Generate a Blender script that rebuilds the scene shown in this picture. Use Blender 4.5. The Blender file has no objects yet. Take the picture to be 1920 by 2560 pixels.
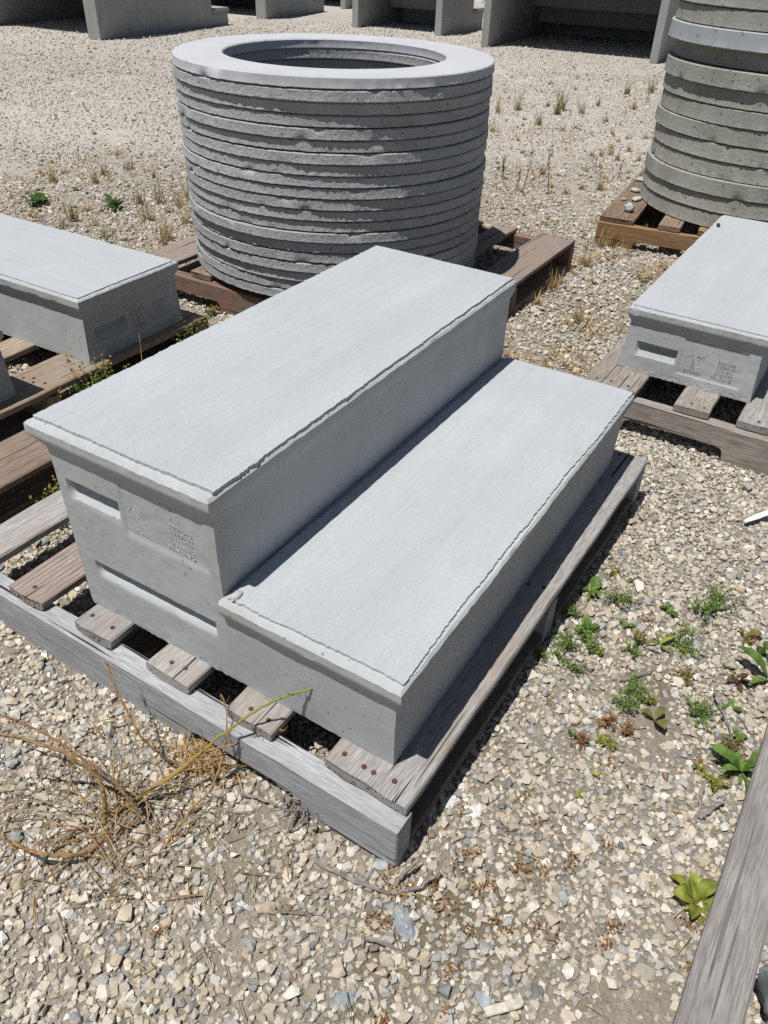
import bpy, bmesh, math, random
import numpy as np
from mathutils import Vector, Matrix, noise
from mathutils import Euler

# ------------------------------------------------------------------ camera, sky, sun, exposure
scene = bpy.context.scene
COL = scene.collection
R = math.radians
CAM = Vector((0.6130, -0.5894, 1.0878))
cam_data = bpy.data.cameras.new('camera')
cam_data.sensor_fit = 'VERTICAL'
cam_data.sensor_height = 36.0
cam_data.lens = 1960.77 / 2560 * 36.0
cam_data.clip_start = 0.02
cam_data.clip_end = 300
cam = bpy.data.objects.new('camera', cam_data)
cam.location = CAM
cam.rotation_euler = (R(53.089), R(-1.8277), R(31.7908))
COL.objects.link(cam)
scene.camera = cam

SUN_EL, SHADOW_AZ = 70.6, 67.8          # shadow falls toward this compass angle (from +x)
sd = Vector((-math.cos(R(SHADOW_AZ)) * math.cos(R(SUN_EL)), -math.sin(R(SHADOW_AZ)) * math.cos(R(SUN_EL)), math.sin(R(SUN_EL))))
world = bpy.data.worlds.new('World')
scene.world = world
world.use_nodes = True
wn = world.node_tree.nodes
sky = wn.new('ShaderNodeTexSky')
sky.sky_type = 'NISHITA'
sky.sun_disc = False
sky.sun_elevation = R(SUN_EL)
sky.sun_rotation = math.atan2(sd.x, sd.y)
world.node_tree.links.new(sky.outputs[0], wn['Background'].inputs['Color'])
wn['Background'].inputs['Strength'].default_value = 0.051
sun_data = bpy.data.lights.new('sun', 'SUN')
sun_data.energy = 5.0
sun_data.angle = R(0.53)
sun_data.color = (1.0, 0.97, 0.925)
sun = bpy.data.objects.new('sun', sun_data)
sun.rotation_euler = sd.to_track_quat('Z', 'Y').to_euler()
sun.location = sd * 20
COL.objects.link(sun)
vs = scene.view_settings
vs.view_transform = 'Standard'
vs.look = 'None'
vs.gamma = 1.0
vs.exposure = 0.0
vs.use_curve_mapping = False
scene.cycles.max_bounces = 4
scene.cycles.diffuse_bounces = 2
scene.cycles.use_denoising = False
scene.cycles.denoiser = 'OPENIMAGEDENOISE'
scene.cycles.denoising_input_passes = 'RGB_ALBEDO_NORMAL'
scene.cycles.use_adaptive_sampling = True
scene.cycles.adaptive_threshold = 0.02

random.seed(7)
rng = np.random.default_rng(11)

# ------------------------------------------------------------------ material helpers
def new_mat(name, rough=0.9, spec=0.25):
    m = bpy.data.materials.new(name)
    m.use_nodes = True
    nt = m.node_tree
    b = nt.nodes['Principled BSDF']
    b.inputs['Roughness'].default_value = rough
    b.inputs['Specular IOR Level'].default_value = spec
    return m, nt, b

def N(nt, typ, **kw):
    n = nt.nodes.new(typ)
    for k, v in kw.items():
        if k in n.inputs:
            n.inputs[k].default_value = v
        else:
            setattr(n, k, v)
    return n

def L(nt, a, b):
    nt.links.new(a, b)

def ramp(nt, fac, stops, interp='LINEAR'):
    r = nt.nodes.new('ShaderNodeValToRGB')
    r.color_ramp.interpolation = interp
    el = r.color_ramp.elements
    while len(el) < len(stops):
        el.new(0.5)
    for e, (p, c) in zip(el, stops):
        e.position = p
        e.color = (c, c, c, 1) if isinstance(c, (int, float)) else (*c, 1)
    L(nt, fac, r.inputs[0])
    return r.outputs[0]

def mixc(nt, fac, a, b, mode='MIX'):
    n = nt.nodes.new('ShaderNodeMix')
    n.data_type = 'RGBA'
    n.blend_type = mode
    for sock, v in ((n.inputs[0], fac), (n.inputs[6], a), (n.inputs[7], b)):
        if isinstance(v, (int, float)):
            sock.default_value = v
        elif isinstance(v, tuple):
            sock.default_value = (*v, 1)
        else:
            L(nt, v, sock)
    return n.outputs[2]

def math_(nt, op, a, b=0.0):
    n = nt.nodes.new('ShaderNodeMath')
    n.operation = op
    for s, v in ((n.inputs[0], a), (n.inputs[1], b)):
        if isinstance(v, (int, float)):
            s.default_value = v
        else:
            L(nt, v, s)
    return n.outputs[0]

def coords(nt, scale=(1, 1, 1), kind='Object', jitter=True):
    tc = nt.nodes.new('ShaderNodeTexCoord')
    mp = nt.nodes.new('ShaderNodeMapping')
    L(nt, tc.outputs[kind], mp.inputs['Vector'])
    mp.inputs['Scale'].default_value = scale
    if jitter:
        oi = nt.nodes.new('ShaderNodeObjectInfo')
        cmb = nt.nodes.new('ShaderNodeCombineXYZ')
        v = math_(nt, 'MULTIPLY', oi.outputs['Random'], 37.0)
        for i in range(3):
            L(nt, v, cmb.inputs[i])
        L(nt, cmb.outputs[0], mp.inputs['Location'])
    return mp.outputs[0]

def noise_(nt, vec, scale, detail=4.0, rough=0.55):
    n = N(nt, 'ShaderNodeTexNoise', Scale=scale, Detail=detail, Roughness=rough)
    L(nt, vec, n.inputs['Vector'])
    return n.outputs['Fac']

def bump(nt, h, strength, dist, prev=None):
    n = N(nt, 'ShaderNodeBump', Strength=strength, Distance=dist)
    L(nt, h, n.inputs['Height'])
    if prev is not None:
        L(nt, prev, n.inputs['Normal'])
    return n.outputs[0]

def concrete(name, light, dark, pits=1.0, broom=False, stain=None, pit_scale=55.0, blotch=5.0, varied=0.0, coarse=0.0):
    m, nt, b = new_mat(name, 0.88, 0.2)
    v = coords(nt)
    big = noise_(nt, v, blotch, 5.0, 0.6)
    fine = noise_(nt, v, 160.0, 3.0, 0.7)
    col = mixc(nt, ramp(nt, big, [(0.32, 0.0), (0.68, 1.0)]), dark, light)
    col = mixc(nt, 0.35, col, mixc(nt, fine, tuple(c * 0.72 for c in dark), tuple(min(1, c * 1.22) for c in light)))
    if stain:
        sv = coords(nt, (9.0, 9.0, 1.2))
        sm = ramp(nt, noise_(nt, sv, 1.4, 4.0), [(0.5, 0.0), (0.72, 0.7)])
        col = mixc(nt, sm, col, stain)
    mk = ramp(nt, noise_(nt, v, 11.0, 6.0, 0.7), [(0.60, 0.0), (0.74, 0.5)])
    col = mixc(nt, mk, col, tuple(c * k_ for c, k_ in zip(dark, (0.86, 0.80, 0.70))))
    vor = N(nt, 'ShaderNodeTexVoronoi', Scale=pit_scale, Randomness=1.0)
    L(nt, v, vor.inputs['Vector'])
    sel = nt.nodes.new('ShaderNodeSeparateColor')
    L(nt, vor.outputs['Color'], sel.inputs[0])
    rad = math_(nt, 'MULTIPLY', ramp(nt, sel.outputs[0], [(0.5, 0.0), (0.7, 0.3), (0.98, 1.0)]), 0.2 * pits)
    hole = math_(nt, 'LESS_THAN', vor.outputs['Distance'], rad)
    col = mixc(nt, math_(nt, 'MULTIPLY', hole, 0.55), col, tuple(c * 0.3 for c in dark))
    if varied:
        oi = nt.nodes.new('ShaderNodeObjectInfo')
        f = math_(nt, 'ADD', math_(nt, 'MULTIPLY', oi.outputs['Random'], varied), 1 - varied / 2)
        hv = nt.nodes.new('ShaderNodeHueSaturation')
        L(nt, f, hv.inputs['Value'])
        L(nt, col, hv.inputs['Color'])
        col = hv.outputs[0]
    L(nt, col, b.inputs['Base Color'])
    nrm = bump(nt, fine, 0.22, 0.0012)
    if broom:
        bv = coords(nt, (260.0, 5.0, 5.0))
        br = noise_(nt, bv, 1.0, 3.0, 0.65)
        nrm = bump(nt, br, 0.5, 0.0024, nrm)
        gr = noise_(nt, v, 330.0, 2.0, 0.6)
        nrm = bump(nt, ramp(nt, gr, [(0.42, 0.0), (0.6, 1.0)]), 0.3, 0.0014, nrm)
        streak = ramp(nt, noise_(nt, coords(nt, (14.0, 0.9, 1.0)), 1.0, 3.0), [(0.35, 0.0), (0.65, 1.0)])
        col2 = mixc(nt, math_(nt, 'MULTIPLY', streak, 0.5), col, tuple(c * 0.93 for c in dark))
        col2 = mixc(nt, math_(nt, 'MULTIPLY', ramp(nt, br, [(0.55, 0.0), (0.75, 1.0)]), 0.42), col2, tuple(c * 0.74 for c in dark))
        speck = ramp(nt, noise_(nt, coords(nt, (520.0, 230.0, 300.0)), 1.0, 1.0), [(0.66, 0.0), (0.72, 1.0)])
        col2 = mixc(nt, math_(nt, 'MULTIPLY', speck, 0.4), col2, tuple(c * 0.45 for c in dark))
        L(nt, col2, b.inputs['Base Color'])
    inv = math_(nt, 'SUBTRACT', 1.0, hole)
    nrm = bump(nt, inv, 0.8, 0.003, nrm)
    if coarse:
        nrm = bump(nt, noise_(nt, v, 85.0, 4.0, 0.7), coarse, 0.006, nrm)
    L(nt, nrm, b.inputs['Normal'])
    return m

def wood(name, light, dark, crack=(0.05, 0.04, 0.035), stripe=0.35, tint=None):
    """weathered board: grain runs along the board's own Y axis"""
    m, nt, b = new_mat(name, 0.85, 0.15)
    g1 = noise_(nt, coords(nt, (120.0, 4.5, 120.0)), 1.0, 6.0, 0.75)
    g2 = noise_(nt, coords(nt, (420.0, 26.0, 420.0)), 1.0, 3.0, 0.7)
    blot = noise_(nt, coords(nt, (16.0, 5.0, 16.0)), 1.0, 5.0, 0.65)
    col = mixc(nt, ramp(nt, g1, [(0.34, 0.0), (0.66, 1.0)]), dark, light)
    col = mixc(nt, 0.5, col, mixc(nt, ramp(nt, g2, [(0.38, 0.0), (0.62, 1.0)]), tuple(c * 0.55 for c in dark), tuple(min(1, c * 1.2) for c in light)))
    if stripe > 0.25:
        wv = N(nt, 'ShaderNodeTexWave', Scale=1.0, Distortion=7.0, Detail=3.0)
        wv.inputs['Detail Scale'].default_value = 0.5
        wv.bands_direction = 'X'
        L(nt, coords(nt, (30.0, 1.0, 16.0)), wv.inputs['Vector'])
        col = mixc(nt, math_(nt, 'MULTIPLY', ramp(nt, wv.outputs['Fac'], [(0.45, 0.0), (0.95, 1.0)]), stripe), col, tuple(c * 0.6 for c in dark))
    if tint:
        col = mixc(nt, ramp(nt, blot, [(0.45, 0.0), (0.7, 0.7)]), col, tint)
    else:
        col = mixc(nt, ramp(nt, blot, [(0.42, 0.0), (0.75, 0.5)]), col, tuple(c * 0.7 for c in dark))
    ck = noise_(nt, coords(nt, (130.0, 2.2, 130.0)), 1.0, 1.0, 0.4)
    ckm = ramp(nt, ck, [(0.675, 0.0), (0.70, 1.0)])
    col = mixc(nt, ckm, col, crack)
    oi = nt.nodes.new('ShaderNodeObjectInfo')
    hv = nt.nodes.new('ShaderNodeHueSaturation')
    L(nt, math_(nt, 'ADD', math_(nt, 'MULTIPLY', oi.outputs['Random'], 0.3), 0.85), hv.inputs['Value'])
    L(nt, col, hv.inputs['Color'])
    L(nt, hv.outputs[0], b.inputs['Base Color'])
    nrm = bump(nt, g1, 0.5, 0.003)
    nrm = bump(nt, g2, 0.4, 0.0015, nrm)
    nrm = bump(nt, math_(nt, 'SUBTRACT', 1.0, ckm), 0.8, 0.003, nrm)
    L(nt, nrm, b.inputs['Normal'])
    return m

def plain(name, col, rough=0.85, var=0.3, scale=40.0, spec=0.2, trans=0.0, bumpy=0.0):
    m, nt, b = new_mat(name, rough, spec)
    v = coords(nt)
    f = noise_(nt, v, scale, 3.0)
    c = mixc(nt, ramp(nt, f, [(0.3, 0.0), (0.7, 1.0)]), tuple(x * (1 - var) for x in col), tuple(min(1, x * (1 + var)) for x in col))
    oi = nt.nodes.new('ShaderNodeObjectInfo')
    hv = nt.nodes.new('ShaderNodeHueSaturation')
    L(nt, math_(nt, 'ADD', math_(nt, 'MULTIPLY', oi.outputs['Random'], 0.3), 0.85), hv.inputs['Value'])
    L(nt, c, hv.inputs['Color'])
    L(nt, hv.outputs[0], b.inputs['Base Color'])
    if bumpy:
        L(nt, bump(nt, f, 0.6, bumpy), b.inputs['Normal'])
    if trans:
        t = nt.nodes.new('ShaderNodeBsdfTranslucent')
        L(nt, hv.outputs[0], t.inputs['Color'])
        mx = nt.nodes.new('ShaderNodeMixShader')
        mx.inputs[0].default_value = trans
        L(nt, b.outputs[0], mx.inputs[1])
        L(nt, t.outputs[0], mx.inputs[2])
        L(nt, mx.outputs[0], nt.nodes['Material Output'].inputs['Surface'])
    return m

def attr_mat(name, attr='Col', rough=0.85, trans=0.0, spec=0.2, grain=0.0):
    m, nt, b = new_mat(name, rough, spec)
    a = nt.nodes.new('ShaderNodeAttribute')
    a.attribute_name = attr
    col = a.outputs['Color']
    if grain:
        g = noise_(nt, coords(nt, jitter=False), 420.0, 3.0, 0.65)
        col = mixc(nt, ramp(nt, g, [(0.3, 1.0), (0.62, 0.0)]), col, mixc(nt, 1.0, col, (0.68, 0.66, 0.63), 'MULTIPLY'))
        L(nt, bump(nt, g, 0.35, 0.0015), b.inputs['Normal'])
    L(nt, col, b.inputs['Base Color'])
    if trans:
        t = nt.nodes.new('ShaderNodeBsdfTranslucent')
        L(nt, a.outputs['Color'], t.inputs['Color'])
        mx = nt.nodes.new('ShaderNodeMixShader')
        mx.inputs[0].default_value = trans
        L(nt, b.outputs[0], mx.inputs[1])
        L(nt, t.outputs[0], mx.inputs[2])
        L(nt, mx.outputs[0], nt.nodes['Material Output'].inputs['Surface'])
    return m

M = {}
M['tread'] = concrete('concrete_tread', (0.462, 0.488, 0.508), (0.395, 0.419, 0.440), pits=0.35, broom=True, pit_scale=70)
M['body'] = concrete('concrete_body', (0.465, 0.482, 0.486), (0.365, 0.382, 0.388), pits=1.0, stain=(0.375, 0.37, 0.345), pit_scale=80)
M['letter'] = concrete('concrete_lettering', (0.46, 0.465, 0.46), (0.36, 0.37, 0.37), pits=0.3)
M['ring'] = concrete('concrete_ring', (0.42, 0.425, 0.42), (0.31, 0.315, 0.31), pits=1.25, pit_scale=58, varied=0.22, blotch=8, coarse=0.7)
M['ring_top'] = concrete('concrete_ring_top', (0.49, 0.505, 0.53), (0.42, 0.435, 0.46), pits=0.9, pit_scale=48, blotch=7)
M['ring_old'] = concrete('concrete_ring_weathered', (0.37, 0.37, 0.335), (0.265, 0.265, 0.23), pits=1.5, pit_scale=48, stain=(0.25, 0.24, 0.195), varied=0.25, blotch=7, coarse=0.5)
M['ring_blue'] = concrete('concrete_ring_pale', (0.385, 0.405, 0.425), (0.315, 0.335, 0.355), pits=1.5, pit_scale=48, blotch=7)
M['unit'] = concrete('concrete_stair_unit', (0.36, 0.365, 0.36), (0.265, 0.27, 0.265), pits=0.5, pit_scale=40, stain=(0.27, 0.255, 0.22), blotch=2.5)
M['rubble'] = concrete('concrete_rubble', (0.5, 0.49, 0.46), (0.33, 0.32, 0.3), pits=1.2, pit_scale=150, blotch=60)
M['w_grey'] = wood('weathered_grey_wood', (0.42, 0.408, 0.395), (0.25, 0.232, 0.22), stripe=0.1, tint=(0.30, 0.25, 0.205))
M['w_stringer'] = wood('silver_grey_wood', (0.44, 0.45, 0.465), (0.315, 0.33, 0.35), stripe=0.12, tint=(0.28, 0.275, 0.27))
M['w_brown'] = wood('weathered_brown_wood', (0.30, 0.235, 0.185), (0.18, 0.13, 0.10), stripe=0.12)
M['w_tan'] = wood('weathered_tan_wood', (0.40, 0.335, 0.27), (0.24, 0.185, 0.14), stripe=0.28, tint=(0.32, 0.21, 0.13))
M['w_striped'] = wood('striped_grey_wood', (0.36, 0.315, 0.285), (0.19, 0.15, 0.13), stripe=0.6, tint=(0.27, 0.19, 0.145))
M['w_red'] = wood('red_stained_wood', (0.27, 0.195, 0.16), (0.15, 0.10, 0.08), stripe=0.35, tint=(0.33, 0.155, 0.105))
M['w_orange'] = wood('orange_brown_wood', (0.36, 0.235, 0.125), (0.21, 0.125, 0.065), stripe=0.4, tint=(0.26, 0.15, 0.08))
M['w_dark'] = wood('dark_brown_wood', (0.27, 0.20, 0.145), (0.15, 0.105, 0.075), stripe=0.35, tint=(0.30, 0.23, 0.17))
M['w_old'] = wood('old_grey_brown_wood', (0.36, 0.33, 0.295), (0.21, 0.18, 0.155), stripe=0.12)
M['w_fore'] = wood('smooth_grey_wood', (0.345, 0.325, 0.305), (0.245, 0.225, 0.21), crack=(0.19, 0.175, 0.165), stripe=0.18, tint=(0.17, 0.16, 0.16))
M['nail'] = plain('rusty_nail', (0.105, 0.042, 0.028), 0.7, 0.4, 300)
M['nail_dark'] = plain('dark_nail', (0.07, 0.05, 0.045), 0.6, 0.3, 300)
M['straw'] = plain('dry_straw', (0.46, 0.32, 0.155), 0.8, 0.35, 60, trans=0.25)
M['stem_tan'] = plain('tan_stem', (0.37, 0.205, 0.075), 0.6, 0.35, 50)
M['stem_brown'] = plain('brown_stem', (0.23, 0.12, 0.055), 0.6, 0.35, 50)
M['stem_yellow'] = plain('yellow_green_stem', (0.34, 0.33, 0.075), 0.55, 0.3, 50)
M['stem_pale'] = plain('pale_straw_stem', (0.50, 0.41, 0.27), 0.75, 0.25, 50)
M['twig'] = plain('grey_twig', (0.25, 0.215, 0.185), 0.85, 0.45, 120, bumpy=0.002)
M['twig_pale'] = plain('pale_grey_wood', (0.46, 0.43, 0.37), 0.85, 0.25, 120)
M['plastic'] = plain('white_plastic', (0.78, 0.80, 0.84), 0.35, 0.04, 20, spec=0.5)
M['chip'] = wood('pale_wood_chip', (0.58, 0.52, 0.42), (0.42, 0.36, 0.27), stripe=0.2)
M['slate'] = plain('blue_grey_slate', (0.23, 0.27, 0.275), 0.8, 0.4, 25, bumpy=0.006)
LEAFC = {'g': (0.13, 0.215, 0.05), 'y': (0.25, 0.28, 0.055), 'o': (0.19, 0.185, 0.065), 'r': (0.13, 0.085, 0.045), 'd': (0.06, 0.12, 0.03), 'b': (0.23, 0.135, 0.06), 's': (0.42, 0.29, 0.14)}
for k, c in LEAFC.items():
    M['leaf_' + k] = plain('leaf_' + k, c, 0.8, 0.5, 60, spec=0.12, trans=0.3)
M['flower'] = plain('yellow_flower_heads', (0.36, 0.27, 0.07), 0.8, 0.5, 200)
M['plant'] = attr_mat('plant_colours', trans=0.25, rough=0.7)
STONEC = {'blue': (0.28, 0.315, 0.33), 'white': (0.64, 0.62, 0.58), 'dark': (0.20, 0.20, 0.195), 'pale': (0.47, 0.48, 0.46), 'tan': (0.43, 0.35, 0.27), 'grey': (0.36, 0.35, 0.325)}
for k, c in STONEC.items():
    M['stone_' + k] = plain('stone_' + k, c, 0.9, 0.3, 140, bumpy=0.002)
M['gravel'] = attr_mat('gravel_stones', rough=0.92, spec=0.15, grain=1.0)

# ------------------------------------------------------------------ object helpers
def link(o, parent=None):
    COL.objects.link(o)
    if parent is not None:
        o.parent = parent
    return o

def tag(o, label, cat, group=None):
    o['label'] = label
    o['category'] = cat
    if group:
        o['group'] = group
    return o

def thing(name, label, cat, loc=(0, 0, 0), rz=0.0, group=None):
    o = bpy.data.objects.new(name, None)
    o.empty_display_size = 0.05
    o.location = loc
    o.rotation_euler = (0, 0, rz)
    link(o)
    return tag(o, label, cat, group)

def mesh_obj(name, verts, faces, mat, parent=None, loc=(0, 0, 0), rot=(0, 0, 0), smooth=None, merge=0.0, normals=False):
    me = bpy.data.meshes.new(name)
    me.from_pydata([tuple(v) for v in verts], [], faces)
    if merge or normals:
        bm = bmesh.new()
        bm.from_mesh(me)
        if merge:
            bmesh.ops.remove_doubles(bm, verts=bm.verts, dist=merge)
        if normals:
            bmesh.ops.recalc_face_normals(bm, faces=bm.faces)
        bm.to_mesh(me)
        bm.free()
    me.validate()
    if smooth is not None:
        me.shade_smooth()
        me.set_sharp_from_angle(angle=R(smooth))
    if mat is not None:
        me.materials.append(mat)
    o = bpy.data.objects.new(name, me)
    o.location = loc
    o.rotation_euler = rot
    return link(o, parent)

def bm_obj(name, bm, mat, parent=None, loc=(0, 0, 0), rot=(0, 0, 0), smooth=None):
    me = bpy.data.meshes.new(name)
    bm.to_mesh(me)
    bm.free()
    if smooth is not None:
        me.shade_smooth()
        me.set_sharp_from_angle(angle=R(smooth))
    me.materials.append(mat)
    o = bpy.data.objects.new(name, me)
    o.location = loc
    o.rotation_euler = rot
    return link(o, parent)

ORD = ['zeroth', 'first', 'second', 'third', 'fourth', 'fifth', 'sixth', 'seventh', 'eighth', 'ninth', 'tenth', 'eleventh', 'twelfth', 'thirteenth', 'fourteenth', 'fifteenth', 'sixteenth', 'seventeenth', 'eighteenth', 'nineteenth', 'twentieth']
def ordn(n):
    if n <= 20:
        return ORD[n]
    t = {2: 'twenty', 3: 'thirty', 4: 'forty', 5: 'fifty', 6: 'sixty', 7: 'seventy'}[n // 10]
    return t + '-' + ORD[n % 10] if n % 10 else t.replace('y', 'ieth') if t.endswith('y') else t

def nz(p, k, seed=0.0):
    return noise.noise(Vector((p[0] * k + seed, p[1] * k + seed * 0.7, p[2] * k - seed)))

class Patch:
    def __init__(self):
        self.v, self.f = [], []
    def grid(self, a, b, c, d, nu, nv):
        """bilinear patch a-b-c-d (a->b is u, a->d is v)"""
        a, b, c, d = map(Vector, (a, b, c, d))
        o = len(self.v)
        for j in range(nv + 1):
            t = j / nv
            for i in range(nu + 1):
                s = i / nu
                self.v.append((a.lerp(b, s)).lerp(d.lerp(c, s), t))
        for j in range(nv):
            for i in range(nu):
                k = o + j * (nu + 1) + i
                self.f.append((k, k + 1, k + nu + 2, k + nu + 1))
    def field(self, xs, zs, yf):
        """x-z height field, y = yf(x, z)"""
        o = len(self.v)
        for z in zs:
            for x in xs:
                self.v.append(Vector((x, yf(x, z), z)))
        n = len(xs)
        for j in range(len(zs) - 1):
            for i in range(n - 1):
                k = o + j * n + i
                self.f.append((k, k + 1, k + n + 1, k + n))

# ------------------------------------------------------------------ ground
def make_ground():
    m, nt, b = new_mat('gravel_ground', 0.95, 0.1)
    v = coords(nt, jitter=False)
    v1 = N(nt, 'ShaderNodeTexVoronoi', Scale=62.0, Randomness=1.0)
    L(nt, v, v1.inputs['Vector'])
    v2 = N(nt, 'ShaderNodeTexVoronoi', Scale=150.0, Randomness=1.0)
    L(nt, v, v2.inputs['Vector'])
    s1 = nt.nodes.new('ShaderNodeSeparateColor')
    L(nt, v1.outputs['Color'], s1.inputs[0])
    s2 = nt.nodes.new('ShaderNodeSeparateColor')
    L(nt, v2.outputs['Color'], s2.inputs[0])
    pal = [(0.0, (0.36, 0.34, 0.315)), (0.25, (0.485, 0.453, 0.41)), (0.5, (0.525, 0.495, 0.455)), (0.75, (0.44, 0.43, 0.415)), (1.0, (0.64, 0.615, 0.575))]
    c1 = ramp(nt, s1.outputs[0], pal)
    c2 = ramp(nt, s2.outputs[1], [(0.0, (0.28, 0.255, 0.215)), (0.6, (0.42, 0.385, 0.33)), (1.0, (0.52, 0.485, 0.42))])
    col = mixc(nt, 0.45, c1, c2)
    patch = noise_(nt, v, 3.2, 6.0, 0.65)
    soil = ramp(nt, patch, [(0.5, 0.0), (0.62, 0.85)])
    dist = N(nt, 'ShaderNodeVectorMath', operation='LENGTH')
    sub = N(nt, 'ShaderNodeVectorMath', operation='SUBTRACT')
    L(nt, v, sub.inputs[0])
    sub.inputs[1].default_value = (0.2, 0.2, 0.0)
    L(nt, sub.outputs[0], dist.inputs[0])
    near = ramp(nt, math_(nt, 'MULTIPLY', dist.outputs['Value'], 0.1), [(0.2, 1.0), (0.45, 0.0)])
    soilc = mixc(nt, noise_(nt, v, 40.0, 4.0), (0.105, 0.086, 0.056), (0.25, 0.212, 0.155))
    moss = ramp(nt, noise_(nt, v, 7.0, 4.0, 0.6), [(0.52, 0.0), (0.62, 0.6)])
    soilc = mixc(nt, moss, soilc, (0.12, 0.11, 0.05))
    fac = math_(nt, 'MULTIPLY', math_(nt, 'ADD', math_(nt, 'MULTIPLY', soil, 0.3), 0.68), near)
    col = mixc(nt, fac, col, soilc)
    broad = ramp(nt, noise_(nt, v, 0.55, 4.0), [(0.35, 0.88), (0.65, 1.06)])
    col = mixc(nt, 1.0, col, broad, 'MULTIPLY')
    L(nt, col, b.inputs['Base Color'])
    nrm = bump(nt, math_(nt, 'SUBTRACT', 1.0, v2.outputs['Distance']), 0.5, 0.004)
    nrm = bump(nt, noise_(nt, v, 60.0, 4.0, 0.7), 0.8, 0.012, nrm)
    L(nt, nrm, b.inputs['Normal'])
    s = 70.0
    o = mesh_obj('ground', [(-s, -s, 0), (s, -s, 0), (s, s, 0), (-s, s, 0)], [(0, 1, 2, 3)], m)
    o['kind'] = 'structure'
make_ground()

# ------------------------------------------------------------------ gravel (loose stones, one mass)
def hull_proto(n, flat, r):
    bm = bmesh.new()
    k = 0
    asp = r.uniform(0.66, 1.0)
    while k < n:
        p = Vector((r.gauss(0, 1), r.gauss(0, 1), r.gauss(0, 1))).normalized()
        p = Vector((p.x * 1.0, p.y * asp, p.z * flat)) * r.uniform(0.86, 1.0)
        bm.verts.new(p)
        k += 1
    res = bmesh.ops.convex_hull(bm, input=bm.verts)
    junk = [g for g in res['geom_interior'] if isinstance(g, bmesh.types.BMVert)]
    if junk:
        bmesh.ops.delete(bm, geom=junk, context='VERTS')
    bmesh.ops.triangulate(bm, faces=bm.faces)
    bm.verts.index_update()
    V = np.array([v.co[:] for v in bm.verts])
    F = np.array([[v.index for v in f.verts] for f in bm.faces])
    bm.free()
    return V, F

PAL = np.array([(0.56, 0.52, 0.45), (0.48, 0.425, 0.34), (0.43, 0.40, 0.35), (0.37, 0.365, 0.35), (0.335, 0.35, 0.355), (0.66, 0.635, 0.58), (0.48, 0.405, 0.31), (0.32, 0.285, 0.24), (0.30, 0.21, 0.165), (0.23, 0.235, 0.235)])
PALP = np.array([0.27, 0.23, 0.19, 0.115, 0.05, 0.08, 0.05, 0.02, 0.003, 0.008])
PALP = PALP / PALP.sum()

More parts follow.
